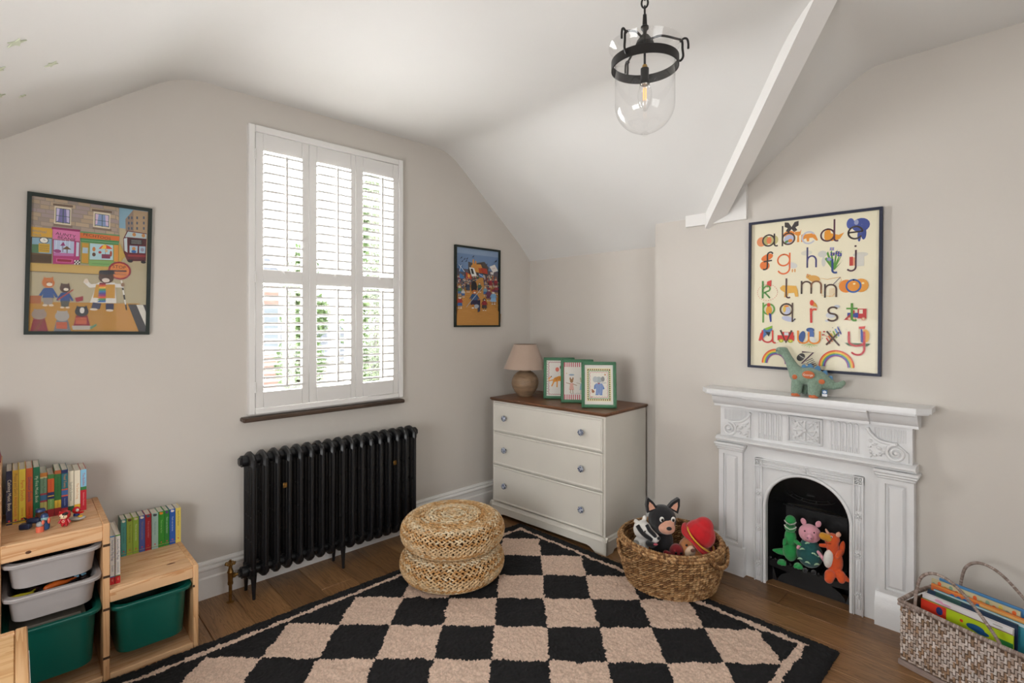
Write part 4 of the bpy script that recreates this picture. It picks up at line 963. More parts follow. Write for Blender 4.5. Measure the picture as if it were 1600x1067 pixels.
# ---- knitted dinosaur on the mantel shelf
t = thing('knitted_dinosaur', 'sage green knitted long-neck dinosaur with orange spots on the mantel shelf', 'soft toy', (3.055, .90, 1.0955), -PI/2)
knit = M('sage_knit', '#7f9684', .95, var=.16, vs=130, bump=.8, bs=260, sheen=.3, bd=.004)
def c_(Y, z, y=0): return (.90-Y, y, z-1.094)
plush('body', [('c', [c_(1.034, 1.329, -.012), c_(1.018, 1.330), c_(.995, 1.292), c_(.972, 1.245), c_(.945, 1.205)], [.022, .026, .022, .029, .045]),
    ('c', [c_(.935, 1.197), c_(.885, 1.200), c_(.835, 1.185), c_(.805, 1.170)], [.045, .050, .045, .034]),
    ('c', [c_(.80, 1.165), c_(.775, 1.157), c_(.748, 1.163), c_(.733, 1.178)], [.026, .020, .018, .013]),
    ('c', [c_(.942, 1.165, -.022), c_(.945, 1.118, -.028)], [.030, .027]), ('c', [c_(.858, 1.165, -.022), c_(.858, 1.118, -.030)], [.034, .032]),
    ('c', [c_(.925, 1.165, .025), c_(.920, 1.118, .030)], [.026, .024]), ('c', [c_(.835, 1.165, .025), c_(.832, 1.118, .03)], [.026, .024])], knit, t, vox=.005, it=4)
of = fur('orange_felt', '#c0663a'); bf = fur('blue_felt_spikes', '#4a779c')
for Y, z, y in ((.945, 1.100, -.046), (.858, 1.100, -.052)): plush('toe_pad', [('e', c_(Y+.010, z, y), (.011, .012, .009)), ('e', c_(Y-.006, z, y-.001), (.012, .012, .010)), ('e', c_(Y-.002, z-.004, y+.006), (.024, .018, .006))], of, t, vox=.003, it=2)
for Y, z, rx_, rz_, y in ((.948, 1.194, .013, .013, -.043), (.880, 1.211, .030, .021, -.049), (.820, 1.179, .015, .013, -.041)):
    MB().ell(c_(Y, z, y), (rx_, .006, rz_), seg=24).build('spot', of, t, smooth=80)
A = Art(.05, .02, None); A.text('George', .5, .5, .0155, '#e8e2da'); A.build('embroidered_name', t, c_(.880, 1.2005, -.0555))
for Y, z, s_ in ((.914, 1.247, 1), (.885, 1.251, 1.15), (.850, 1.243, 1.1), (.818, 1.222, 1.1), (.794, 1.196, 1.1)):
    T = Matrix.Translation(c_(Y, z-.004)) @ Matrix.Rotation((.885-Y)*6, 4, 'Y')
    MB().prism([(-.015*s_, -.008), (-.012*s_, .006), (-.004*s_, .017*s_), (.004*s_, .017*s_), (.012*s_, .006), (.015*s_, -.008)], 'y', -.006, .006, T=T).build('back_spike', bf, t, smooth=60)
dots('eye', [c_(1.041, 1.332, -.033)], .0025, bead, t)
lt = MB().box(.90-.815, .90-.792, -.052, -.051, .012, .045).build('care_label', M('white_label', '#d9dce0', .6, var=0), t)
A = Art(.023, .033, None); A.rect(0, 0, 1, .62, '#2f5f8f'); A.ell(.5, .32, .0085, .0065, '#dfe6ea'); A.text('BYG', .5, .32, .006, '#3b5d7d'); A.build('label_print', lt, (.0965, -.0521, .012))

# ------------------------------------------------------------------ stepped pine storage unit (front at y 2.70)
UX, UY = .286, 2.70
pine_x = wood('pine_along_x', '#e2b98e', '#cb9462', axis=0, scale=9, rough=.5, ring=.35)
pine_y = wood('pine_along_y', '#e2b98e', '#cb9462', axis=1, scale=9, rough=.5, ring=.35)
pine_z = wood('pine_along_z', '#d9ac7e', '#c28f5e', axis=2, scale=9, rough=.5, ring=.35)
knot_m = M('pine_knot', '#5a3418', .5, var=.3, vs=60)
un = thing('storage_unit', 'stepped pine storage frame with sliding tubs along the left wall', 'storage unit', (UX, UY, 0))
def ub(nm, x0, x1, y0, y1, z0, z1, mat, parent=None, b=.0025): return MB().box(x0-UX, x1-UX, y0-UY, y1-UY, z0, z1, b).build(nm, mat, parent or un)
sp = []
for x0, x1, h in ((.588, .609, .383), (.264, .287, .660), (-.058, -.035, .915), (-.382, -.36, .915)): sp.append(ub('side_panel', x0, x1, 2.70, 3.140, 0, h, pine_z))
for x0, x1, z in ((.287, .588, .363), (-.035, .264, .640), (-.36, -.058, .893)):
    n_ = 4; w = (3.14-2.72)/n_
    for k in range(n_): ub('shelf_plank', x0, x1, 2.72+w*k+.0004, 2.72+w*(k+1)-.0004, z, z+.018, pine_x, b=.001)
    ub('front_rail', x0, x1, 2.70, 2.72, z-.034 if z < .4 else z-.048, z+.018, pine_x)
    ub('bottom_board', x0, x1, 2.72, 3.13, .014, .030, pine_x); ub('bottom_rail', x0, x1, 2.702, 2.72, 0.0, .034, pine_x); ub('back_board', x0, x1, 3.128, 3.138, .03, z, pine_z)
for p_, zs, x in ((sp[1], (.305, .105, .44, .57), .287), (sp[0], (.29,), .588)):
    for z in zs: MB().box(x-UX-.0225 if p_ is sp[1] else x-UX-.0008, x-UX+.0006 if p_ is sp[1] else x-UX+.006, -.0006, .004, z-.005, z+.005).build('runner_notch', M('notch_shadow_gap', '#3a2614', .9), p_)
m = MB()
for x, y, z, r, a in ((.04, 2.6995, .615, .006, 'f'), (.44, 2.6995, .008, .005, 'f'), (.52, 2.80, .3815, .010, 't')):
    m.ell((x-UX, y-UY, z), (r*1.5, .0006, r) if a == 'f' else (r*1.8, r*.6, .0006), seg=14, ring=6)
m.build('wood_knots', knot_m, un, kind='stuff')

def rrect(x0, x1, y0, y1, r, n=5):
    out = []
    for cx, cy, a0 in ((x1-r, y1-r, 0), (x0+r, y1-r, 90), (x0+r, y0+r, 180), (x1-r, y0+r, 270)):
        out += [(cx+r*math.cos(math.radians(a0+90*k/n)), cy+r*math.sin(math.radians(a0+90*k/n))) for k in range(n+1)]
    return out
def tub(label, x0, x1, zt, h, mat, grp):
    """x0..x1 = cell between two panels; local origin at bottom centre"""
    w = (x1-x0)/2; t = thing('storage_tub', label, 'storage tub', ((x0+x1)/2, 2.70, zt-h), group=grp)
    L = [(.030, .045, .05, 0), (.028, .020, .055, .010), (.018, .006, .055, h-.02), (.016, .005, .055, h-.016), (.0015, -.010, .045, h-.014), (.0, -.012, .045, h-.004), (.002, -.010, .045, h), (.016, .006, .05, h), (.020, .012, .05, h-.006), (.032, .028, .05, .014), (.05, .06, .04, .006)]
    v = []; f = []; n_ = 24
    for i, y, r, z in L: v += [(a, b, z) for a, b in rrect(-w+i, w-i, y, .415-i*.3, r)]
    for k in range(len(L)-1): f += [(k*n_+j, k*n_+(j+1) % n_, (k+1)*n_+(j+1) % n_, (k+1)*n_+j) for j in range(n_)]
    f += [tuple(range(n_)), tuple(range((len(L)-1)*n_, len(L)*n_))]
    m = MB(); m.add(v, f); m.build('tub_body', mat, t, smooth=35); return t
white_pl = M('translucent_white_plastic', '#a9a3a1', .35, var=.03, vs=4); teal_pl = M('teal_plastic', '#0c594d', .33, var=.03, vs=5, bump=.05, bs=300)
tub('shallow white tub at the top of the middle column of the pine unit', -.035, .264, .578, .115, white_pl, 'shallow white tubs')
tub('second shallow white tub, below the top one and above the teal tub', -.035, .264, .452, .115, white_pl, 'shallow white tubs')
tub('deep teal tub at the bottom below the two white tubs', -.035, .264, .320, .235, teal_pl, 'deep teal tubs')
tub('deep teal tub in the lowest step under the row of small board books', .287, .588, .302, .225, teal_pl, 'deep teal tubs')
jm = attrmat('mixed_toy_plastic', .5)
def jumble(label, x0, x1, z, seed, n=60):
    r_ = random.Random(seed); m = MB(); t = thing('toy_jumble', label, 'toys', ((x0+x1)/2, 2.9, z))
    for k in range(n):
        m.cc = tuple(c*.8 for c in lin(r_.choice(['#1c1a1c', '#2a2626', '#1a2320', '#35261c', '#1b1d2a', '#3a1c1c'])))
        m.ell((r_.uniform(-.105, .105), r_.uniform(-.16, .14), r_.uniform(.0, .018)), (r_.uniform(.012, .03), r_.uniform(.01, .02), r_.uniform(.008, .016)), (r_.uniform(-.5, .5), r_.uniform(-.5, .5), r_.uniform(0, 3)), 8, 6)
    m.build('small_toys', jm, t, kind='stuff'); t['kind'] = 'stuff'
jumble('dark jumble of small toys in the upper white tub', -.035, .264, .535, 1); jumble('dark jumble of small toys in the second white tub', -.035, .264, .410, 2)
t = thing('orange_lizard_toy', 'orange plastic lizard toy lying in the second white tub', 'toy', (.135, 2.772, .436)); plush('body', [('c', [(-.04, -.01, .0), (-.01, 0, .004), (.02, .006, .0), (.06, .03, .0)], [.012, .013, .008, .003]), ('c', [(-.02, .01, 0), (-.03, .025, 0)], .005), ('c', [(0, .01, 0), (.005, .025, 0)], .005)], M('orange_plastic', '#c05a1c', .4), t, vox=.003, it=2)
t = thing('yellow_lizard_toy', 'yellow green plastic lizard toy at the left of the second white tub', 'toy', (.015, 2.745, .436)); plush('body', [('c', [(-.035, 0, 0), (0, .004, .0), (.04, .012, .0)], [.010, .011, .004]), ('c', [(.03, .01, 0), (.045, .03, .002)], .004)], M('lime_plastic', '#a59a22', .4), t, vox=.003, it=2)
for k, (x, y, lab) in enumerate(((.188, 2.80, 'pale blue toy block in the second white tub, nearer the orange lizard'), (.21, 2.805, 'pale blue toy block in the second white tub, nearer the wooden post'))):
    t = thing('toy_block', lab, 'toy', (x, y, .437), .5*k); MB().box(-.008, .008, -.006, .006, -.003, .006, .002).build('block', M('pale_blue_plastic', '#6d9cb5', .4), t)
t = thing('board_game_tray', 'flat pale tray lying in the teal tub under the white tubs', 'tray', (.10, 2.81, .30), 0); m = MB().box(-.115, .115, -.05, .11, -.012, -.004, .002).box(-.10, .10, -.052, -.044, -.006, .006, .002); m.build('tray', M('grey_brown_card', '#6b6459', .6), t)

# ------------------------------------------------------------------ books
pages = M('book_pages', '#cfc8ba', .8, var=.15, vs=400, stretch=(1, .02, .02))
def book(label, x0, x1, y, z, h, dep, cover, bands, title=None, grp=None, rz=0, pcol=None, tilt=0, brand=True):
    w = x1-x0-.0012; t = thing('board_book', label, 'book', ((x0+x1)/2, y, z), rot=(0, tilt, rz), group=grp)
    cm_ = M('cover_'+cover[1:], cover, .35, var=.02)
    b = .0016; m = MB(); m.box(-w/2, -w/2+b, 0, dep, 0, h, .0006); m.box(w/2-b, w/2, 0, dep, 0, h, .0006); m.box(-w/2+b, w/2-b, 0, .002, 0, h); m.build('cover', cm_, t)
    MB().box(-w/2+b, w/2-b, .002, dep-.003, .002, h-.003).build('pages', pages, t)
    A = Art(w, h, cover)
    for v0, v1, c in bands: A.rect(0, v0, 1, v1, c)
    if title:
        for txt, v, s_, c in title: A.text(txt, .52, v, s_, c, -90)
    if brand: A.ell(.5, .93, w*.2, w*.22, '#c8323c'); 
    A.build('spine_print', t, (0, -.0004, 0), .35); return t
G1 = 'tall books on the middle step'; G2 = 'small board books on the lowest step'
e1 = [-.0235, -.0045, .0145, .036, .058, .080, .1035, .1255, .148, .1705, .191, .2115, .233]
ZM, ZL = .658, .381
S1 = [('navy blue spined book at the left end of the middle step', .211, '#1d2244', [(.955, .97, '#c9a03c')], [('Calming Music Book', .45, .0155, '#e6dcc8')]),
 ('mustard yellow book second from the left end of the middle step', .211, '#d2a93a', [(.955, .97, '#31395e')], [("Poppy and Sam's", .27, .0135, '#8c5a26'), ('Animal Sounds', .68, .0135, '#c4522a')]),
 ('bright yellow book with orange lettering, right of the mustard one', .211, '#e3cb42', [(.955, .97, '#31395e')], [('Farm Sounds', .4, .0165, '#d0512a'), ('Usborne', .8, .010, '#c4522a')]),
 ('orange spined book with dark blue lettering on the middle step', .211, '#cc5c26', [(.955, .97, '#31395e')], [('Dinosaur Sounds', .4, .0150, '#27406e'), ('Usborne', .8, .010, '#7a2a1a')]),
 ('dark green tall book with pale lettering on the middle step', .211, '#13704c', [(.955, .97, '#31395e')], [('My First Music Book', .42, .0135, '#cfe0c4'), ('Usborne', .85, .009, '#cfe0c4')]),
 ('shorter book with pale green spine top and orange patch, right of the green one', .178, '#7fa383', [(0, .09, '#d88a3a'), (.09, .12, '#ead9a0'), (.46, .50, '#b8454f'), (.5, .62, '#3e79a3'), (.62, .66, '#b8454f'), (.66, .86, '#cfc873'), (.86, 1, '#9c1f2b')], [('Monkey Puzzle', .28, .011, '#35613b'), ('Julia Donaldson', .75, .006, '#6b6b3a')]),
 ('book with green cloud top, orange band and navy stripe', .170, '#cf5c22', [(0, .10, '#3f7a3c'), (.42, .50, '#1e2b5c'), (.5, .52, '#e0b440'), (.52, .58, '#1e2b5c'), (.58, .82, '#6f9a4e'), (.82, 1, '#9c1f2b')], [('Superworm', .27, .011, '#c41f2b'), ('Julia Donaldson', .7, .006, '#c9d9a0')]),
 ('dark green book with brown top and yellow lower band', .183, '#2a6a34', [(0, .08, '#a5552a'), (.66, .83, '#d9b43a'), (.83, 1, '#9c1f2b')], [('Room on the Broom', .36, .0095, '#1c4a24'), ('Donaldson', .74, .007, '#7a4a20')]),
 ('teal and navy book with orange title on the middle step', .181, '#1f6670', [(0, .08, '#1d2858'), (.43, .46, '#c4502f'), (.46, .57, '#3a6096'), (.57, .6, '#c4502f'), (.6, .86, '#28386e'), (.86, 1, '#a8222c')], [('Toad Tunes', .25, .012, '#cf7f3a'), ('Axel Scheffler', .73, .006, '#9fb2d6')]),
 ('cream spined book with dark green foot and red berry mark', .168, '#ded4bd', [(.86, 1, '#1e5a40')], [("Squirrel's Snowman", .5, .0105, '#3c4e3c')]),
 ('cream spined book with yellow foot and brown animal mark', .170, '#ded4bd', [(.82, 1, '#d9a82f')], [("The Snail's Song", .5, .0105, '#c98a34')]),
 ('red and sky blue spined book at the right end of the middle step', .170, '#b3182a', [(0, .42, '#7fb4cf'), (.42, .50, '#33763e')], [('The Baddies', .24, .0115, '#a62c3a'), ('Donaldson Oxenbury', .72, .0065, '#e4b0b0')])]
for k, (lab, h, cv, bands, ti) in enumerate(S1):
    b = book(lab, e1[k], e1[k+1], 2.962+(.02 if k in (5, 9) else .005 if k > 5 else 0), ZM, h+.011, .165 if k < 5 else .15, cv, bands, ti, G1, brand=k < 5)
for k, col in ((9, '#a5283a'), (10, '#b8842a')):
    pass
e2 = [.364, .386, .4105, .434, .459, .484, .5115, .5375, .5585, .5845, .608]
S2 = [('teal spined board book at the left of the small row', '#479288', "That's not my penguin", '#26554f'), ('olive lime board book with brown mark, second in the small row', '#93a838', "That's not my hedgehog", '#55621c'),
 ('light lime board book with white animal mark, third in the small row', '#8fb13c', "That's not my monkey", '#dce6b8'), ('violet blue board book with cream bear mark', '#46579c', "That's not my polar bear", '#a5845c'),
 ('red board book in the middle of the small row', '#a81826', "That's not my reindeer", '#d8939a'), ('pale aqua board book right of the red one', '#9dbdb4', "That's not my seal", '#5c8079'),
 ('bright green board book with orange mark', '#2f8c26', "That's not my lion", '#9ccf78'), ('thin emerald board book with purple dinosaur mark', '#27802f', "That's not my dinosaur", '#c3dcb4'),
 ('royal blue board book with pale bunny mark', '#2457a8', "That's not my bunny", '#c9d4ea'), ('pale yellow board book at the right end of the small row', '#d8c35c', "Spot's First Easter", '#3a3a34')]
marks = ['#e6e0cc', '#5a3a22', '#d9c9a8', '#e3dcc6', '#3a5a6a', '#3f464a', '#e07a24', '#5c3a7a', '#dccfcf', None]
for k, (lab, cv, ti, tc_) in enumerate(S2):
    b = book(lab, e2[k], e2[k+1], 3.042 if k != 5 else 3.036, ZL, .174, .092, cv, [(.925, .932, '#d9a33a'), (.94, .947, '#2a3a6a')] if k < 9 else [], [(ti, .42 if k < 9 else .3, .0088 if k < 9 else .0105, tc_)]+([('Eric Hill', .72, .008, '#c9882f')] if k == 9 else []), G2, brand=False)
    w = e2[k+1]-e2[k]
    if marks[k]: A = Art(w*.8, .02, None); A.ell(.5, .5, w*.3, .0055, marks[k]); A.ell(.3, .3, w*.1, .004, marks[k]); A.build('spine_mark', b, (0, -.0009, .174*.89), .35)
    A = Art(w*.5, .01, None); A.ell(.5, .5, .0028, .0034, '#cf3a44'); A.build('spine_emblem', b, (0, -.0009, .018), .35)
for k, (x, sub, lab) in enumerate(((.3, 'FARM', 'white spined flap book with red foot leaning by the wooden post'), (.319, 'DINOSAURS', 'white spined flap book with red foot, right of its twin'))):
    b = book(lab, x-.009, x+.009, 2.750, ZL, .206, .20, '#dfdbd4', [(0, .025, '#3c8ac0' if k == 0 else '#5a9a3a'), (.83, .85, '#2f6ea8' if k == 0 else '#2f7a3a'), (.85, 1, '#c21f26')], [('Axel Scheffler', .2, .0085, '#4a5a72'), ('Flip Flap', .42, .0115, '#4a4f6a'), (sub, .67 if k == 0 else .67, .0105 if k == 0 else .0085, '#5a6a7a'), ('FLIP', .91, .006, '#e8c6a0')], 'flap books at the front of the lowest step', brand=False, rz=-.03+.02*k)
    A = Art(.018, .206, None)
    for j in range(26):
        for s_ in (.06, .94): A.ell(s_, .05+j*.03, .0011, .0014, ['#c5303a', '#2f7ab8', '#e0a52c', '#3a8f4a'][(j+k) % 4], n=6)
    A.build('spine_dots', b, (0, -.0012, 0), .35)
t = thing('red_book', 'tall red hardback standing on the highest step at the left picture edge', 'book', (-.05, 2.975, .915), rot=(0, -.16, 0))
m = MB(); m.box(-.012, .012, 0, .15, 0, .2, .001); m.build('cover', M('cover_crimson', '#8e1626', .45), t); MB().box(-.0105, .0105, .002, .148, .198, .2008).build('pages', pages, t)

# ------------------------------------------------------------------ small figures on the middle step
ZS = .6585
def fig(name, label, x, y):
    t = thing(name, label, 'toy figure', (x, y, ZS), CY+.3); t.scale = (1.22, 1.22, 1.22); return t
P_ = lambda n, c: M(n, c, .35, var=.02)
t = fig('hooded_figure', 'small red hooded toy figure with pale face on the pine shelf', .150, 2.79)
for s_ in (-1, 1): MB().box(s_*.001, s_*.0095, -.006, .007, 0, .012, .003).build('leg', P_('red_vinyl', '#a8141f'), t); MB().tube([(s_*.009, 0, .024), (s_*.015, -.002, .012)], [.0035, .004], 8).build('arm', P_('red_vinyl', '#a8141f'), t)
MB().lathe([(0, .008), (.010, .009), (.011, .016), (.008, .027), (0, .03)], n=16).build('body', P_('red_vinyl', '#a8141f'), t)
hd = MB().ell((0, 0, .038), (.0165, .0145, .0155), seg=20, ring=14).ell((-.013, 0, .048), .0035).ell((.013, 0, .048), .0035).build('hood', P_('red_vinyl', '#a8141f'), t, smooth=80)
MB().ell((0, -.006, .037), (.0125, .0105, .0110), seg=20, ring=14).build('face', P_('cream_vinyl', '#e3c9a6'), hd, smooth=80)
MB().ell((.004, -.0075, .043), (.0095, .0090, .0060), (0, -.3, 0)).build('fringe', P_('dark_hair', '#1c1614'), hd, smooth=80)
for s_ in (-1, 1): MB().ell((s_*.005-.001, -.0162, .0365), (.0012, .0008, .0022)).build('eye', bead, hd)
MB().tube([(.0035*math.cos(a), -.0105, .019+.0035*math.sin(a)) for a in [k*PI/6 for k in range(12)]], .0006, 6, closed=True).build('chest_emblem', P_('cream_vinyl', '#e3c9a6'), t)
t = fig('red_headed_figure', 'small red masked toy figure riding a white base behind the hooded one', .190, 2.842)
MB().ell((0, 0, .034), (.012, .011, .012)).build('head', P_('bright_red_vinyl', '#c0161c'), t, smooth=80); MB().ell((.006, -.0085, .036), (.005, .003, .0055)).build('eye_lens', P_('white_vinyl', '#d8d6d2'), t, smooth=80)
MB().ell((.0, 0, .018), (.009, .008, .010)).build('body', P_('blue_vinyl', '#243c7a'), t, smooth=80); MB().tube([(.006, 0, .024), (.022, -.006, .028)], [.004, .003], 8).build('arm', P_('bright_red_vinyl', '#c0161c'), t)
MB().ell((.004, -.004, .008), (.024, .014, .008), (0, 0, .2)).build('sledge_base', P_('pearl_plastic', '#a8a49c'), t, smooth=80); MB().ell((.016, -.012, .016), (.008, .005, .004)).build('yellow_trim', P_('yellow_vinyl', '#c99a22'), t)
t = fig('dog_figure', 'toy dog figure in dark blue cap beside a blue pup pack on the shelf', .063, 2.868)
plush('body', [('c', [(-.014, 0, .020), (.010, 0, .022)], [.010, .011]), ('c', [(-.016, -.005, .016), (-.018, -.008, .005)], [.005, .005]), ('c', [(.010, -.005, .016), (.012, -.010, .005)], [.005, .005]), ('c', [(-.02, .003, .022), (-.036, .01, .03)], [.004, .002])], P_('navy_vinyl', '#22304f'), t, vox=.002, it=2)
plush('head', [('e', (.014, -.002, .042), (.012, .011, .012)), ('c', [(.018, -.008, .040), (.024, -.018, .037)], [.008, .006])], P_('brown_vinyl', '#4b2e1f'), t, vox=.002, it=2)
MB().lathe([(.011, 0), (.014, .001), (.012, .008), (0, .011)], c=(.014, 0, .049), n=16).build('cap', P_('navy_cap_vinyl', '#223f6e'), t)
t = fig('blue_toy_box', 'tiny dark blue toy box next to the dog figure', .034, 2.862); MB().box(-.015, .015, -.010, .010, 0, .018, .003).build('box', P_('navy_vinyl', '#22304f'), t)
t = fig('orange_rocket_figure', 'tiny toy figure with coral base and silver dome top, frontmost on the shelf', .075, 2.785); MB().lathe([(0, 0), (.0105, 0), (.0105, .018), (0, .019)], n=20).build('base', P_('coral_plastic', '#d0634a'), t); MB().ell((0, 0, .024), (.010, .010, .009)).build('dome', P_('silver_plastic', '#8e9395'), t, smooth=80); MB().ell((.009, -.002, .030), (.004, .004, .008)).build('hand', P_('coral_plastic', '#d0634a'), t)
t = fig('blue_penguin_figure', 'small light blue toy figure with navy hat beside the coral one', .090, 2.800); MB().lathe([(0, 0), (.012, .002), (.013, .014), (.009, .030), (0, .034)], n=18).build('body', P_('blue_body_vinyl', '#244a78'), t); MB().ell((0, 0, .036), (.0105, .0095, .010)).build('head', P_('light_blue_vinyl', '#7fa6a8'), t, smooth=80)
MB().lathe([(.011, 0), (.008, .009), (0, .013)], c=(-.001, 0, .042), n=16).build('hat', P_('navy_cap_vinyl', '#223f6e'), t); MB().ell((.013, -.004, .030), (.004, .005, .010)).build('wing', P_('coral_plastic', '#d0634a'), t)

# ------------------------------------------------------------------ low pine table at the left bottom corner
t = thing('childrens_table', 'low pine childrens table with lift-off top boards, cut by the left edge', 'table', (-.30, 1.93, 0))
lid = wood('pine_table_top', '#deb888', '#c99a66', axis=0, scale=7, rough=.45, ring=.4)
for k, (x0, x1) in enumerate(((-.33, -.03), (-.027, .302))): MB().box(x0, x1, -.41, .405, .463, .478, .003).build('top_board', lid, t)
for a in ((-.36, -.333, -.44, .435), (.303, .333, -.44, .435)): MB().box(a[0], a[1], a[2], a[3], .44, .482, .003).build('edge_rail', wood('pine_rail_y', '#d9b184', '#c0905e', axis=1, scale=9), t)
for a in ((-.44, -.413), (.408, .435)): MB().box(-.333, .303, a[0], a[1], .44, .480, .003).build('edge_rail', pine_x, t)
for x in (-.34, .305):
    for y in (-.40, .40): MB().box(x-.018, x+.024, y-.02, y+.02, .024, .44, .003).build('leg', pine_z, t)
MB().box(.333, .3345, -.42, .26, .446, .478).build('white_edge_strip', M('white_melamine', '#cfd4d6', .4, var=0), t)

# ------------------------------------------------------------------ whitewashed wicker magazine basket, rotated against the wall
WB = math.atan2(-.951, -.309)                 # long direction
wk = thing('magazine_basket', 'whitewashed rattan magazine basket with two looped handles near the fireplace', 'basket', (2.785, .452, 0), WB)
# local: +x along the length (towards the right edge of the picture), +y towards the wall
LN, WD, HT = .60, .285, .278
wkm = attrmat('whitewashed_rattan', .7, bump=.25, bs=300, var=.12, vs=60); wc = [lin(c) for c in ('#bfaea2', '#cabcb2', '#ac9686', '#d3c8c0', '#9a7c62', '#c4b5ab')]
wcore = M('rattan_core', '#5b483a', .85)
def panel(m, org, ux, uz, un, Lx, Lz, seed):
    r_ = random.Random(seed); c = .0100; org, ux, uz, un = map(Vector, (org, ux, uz, un)); ni, nj = int(Lx/c), int(Lz/c)
    def slab(u, v, lu, lv, o, sh):
        g_ = r_.uniform(.75, 1.08); m.cc = tuple(x*g_ for x in r_.choice(wc)); p = [(-lu, -lv-sh), (lu, -lv+sh), (lu, lv+sh), (-lu, lv-sh)]
        q = [org+ux*(u+a)+uz*(v+b)+un*o for a, b in p]; mid = org+ux*u+uz*v+un*(o+.004)
        q2 = [org+ux*(u+a*.8)+uz*(v+b*.8)+un*(o+.003) for a, b in p]; m.add(q+q2, [(4, 5, 6, 7), (0, 1, 5, 4), (1, 2, 6, 5), (2, 3, 7, 6), (3, 0, 4, 7)])
    for i in range(ni):
        for j in range(nj):
            u, v = (i+.5)*c, (j+.5)*c
            if (i+j) % 3 == 0: slab(u, v, c*.40, min(c*1.30, min(v, Lz-v)), .001, 0)
            elif (i-j*1) % 3 == 1: slab(u, v, min(c*1.25, min(u, Lx-u)), c*.36, .0005, .002)
m = MB(); panel(m, (.0, 0, .03), (1, 0, 0), (0, 0, 1), (0, -1, 0), LN, HT-.04, 1); panel(m, (0, WD, .03), (0, -1, 0), (0, 0, 1), (-1, 0, 0), WD, HT-.04, 2)
panel(m, (.0, WD-.008, .03), (1, 0, 0), (0, 0, 1), (0, -1, 0), LN, HT-.04, 3); m.build('woven_sides', wkm, wk, recalc=False, smooth=0, kind='stuff')
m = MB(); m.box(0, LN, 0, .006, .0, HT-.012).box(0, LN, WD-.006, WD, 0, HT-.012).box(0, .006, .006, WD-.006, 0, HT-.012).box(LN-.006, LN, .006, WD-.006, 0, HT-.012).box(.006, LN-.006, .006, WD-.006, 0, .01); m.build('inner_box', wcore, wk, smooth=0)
tr = M('whitewashed_wood', '#8d7c74', .6, var=.2, vs=20, stretch=(1, 8, 8))
MB().box(-.008, LN+.006, -.008, .006, 0, .026, .004).box(-.008, .006, .006, WD+.006, 0, .026, .004).box(.006, LN+.006, WD-.004, WD+.006, 0, .026, .004).build('base_trim', tr, wk)
def wrap(m, path, rad, seed):
    """cane-wrapped rod"""
    r_ = random.Random(seed); P = [Vector(p) for p in path]; m.cc = lin('#6f5c50'); m.tube(P, rad*.85, 8)
    acc = 0
    for a, b in zip(P[:-1], P[1:]):
        l = (b-a).length; t_ = (b-a)/l
        while acc < l:
            g_ = r_.uniform(.7, 1.05); c = a+t_*acc; m.cc = tuple(x*g_ for x in lin(r_.choice(['#9c8a80', '#8a776c', '#ab9b92'])))
            m.tube([c-t_*.0028, c+t_*.0028], rad, 8); acc += .0066
        acc -= l
m = MB(); rz_ = HT
wrap(m, spline([(0, -.002, rz_), (LN*.3, -.006, rz_-.004), (LN*.6, -.004, rz_-.006), (LN, 0, rz_)], 8), .009, 1); wrap(m, [(-.002, -.002, rz_), (-.006, WD*.5, rz_+.004), (0, WD, rz_+.004)], .009, 2)
wrap(m, [(0, WD, rz_+.004), (LN*.5, WD+.004, rz_), (LN, WD, rz_)], .009, 3); wrap(m, [(LN, 0, rz_), (LN, WD, rz_)], .009, 4); wrap(m, [(-.004, -.004, rz_-.013), (.08, -.006, rz_-.013)], .008, 5)
m.build('wrapped_rim', attrmat('rattan_wrap', .7), wk, recalc=False, smooth=60, kind='stuff')
for y, s_, dx in ((0, 3, 0), (WD, 6, .035)):
    path = spline([(.055+dx, y, rz_-.01), (.060+dx, y, rz_+.06), (.078+dx, y, rz_+.135), (.125+dx, y, rz_+.172), (.19+dx, y, rz_+.160), (.26+dx, y, rz_+.10), (.325+dx, y, rz_+.02), (.34+dx, y, rz_-.01)], 6)
    m = MB(); wrap(m, path, .0062, s_); m.build('handle', attrmat('rattan_wrap', .7), wk, recalc=False, smooth=60, kind='stuff')
def picbook(label, x0, x1, y, h, th, cover, fn, tilt=-.05, z=.012):
    t = thing('picture_book', label, 'book', (0, 0, 0), group='picture books in the rattan basket')
    R_ = Matrix.Translation((2.785, .452, 0)) @ Matrix.Rotation(WB, 4, 'Z') @ Matrix.Translation(((x0+x1)/2, y, z)) @ Matrix.Rotation(tilt, 4, 'X')
    t.matrix_world = R_; w = x1-x0
    m = MB().box(-w/2, w/2, -.0008, .0008, 0, h, 0).box(-w/2, w/2, th-.0008, th+.0008, 0, h, 0).box(-w/2, -w/2+.002, .0008, th-.0008, 0, h); m.build('cover', M('cover_'+cover[1:], cover, .35, var=.02), t)
    MB().box(-w/2+.002, w/2-.002, .0008, th-.0008, .002, h-.003).build('pages', pages, t)
    A = Art(w, h, cover); fn(A); A.build('cover_print', t, (0, -.0009, 0), .35)
def a1(A): A.rect(0, 0, .32, 1, '#c93420'); A.rect(.3, 0, 1, 1, '#a8bc1c'); A.ell(.62, .10, .03, .013, '#1c4f80'); A.ell(.68, .13, .026, .009, '#1c4f80'); A.ell(.22, .08, .012, .016, '#27356e'); A.ell(.47, .08, .006, .006, '#c93420'); A.rect(.85, .1, 1, .2, '#2f7a3a')
def a2(A): A.rect(0, .07, 1, .085, '#8e2a5e'); A.ell(.2, .035, .015, .006, '#d693b4'); A.ell(.28, .05, .02, .004, '#d693b4'); A.rect(.8, .03, .9, .036, '#444444'); A.rect(0, .1, 1, .13, '#3560a0')
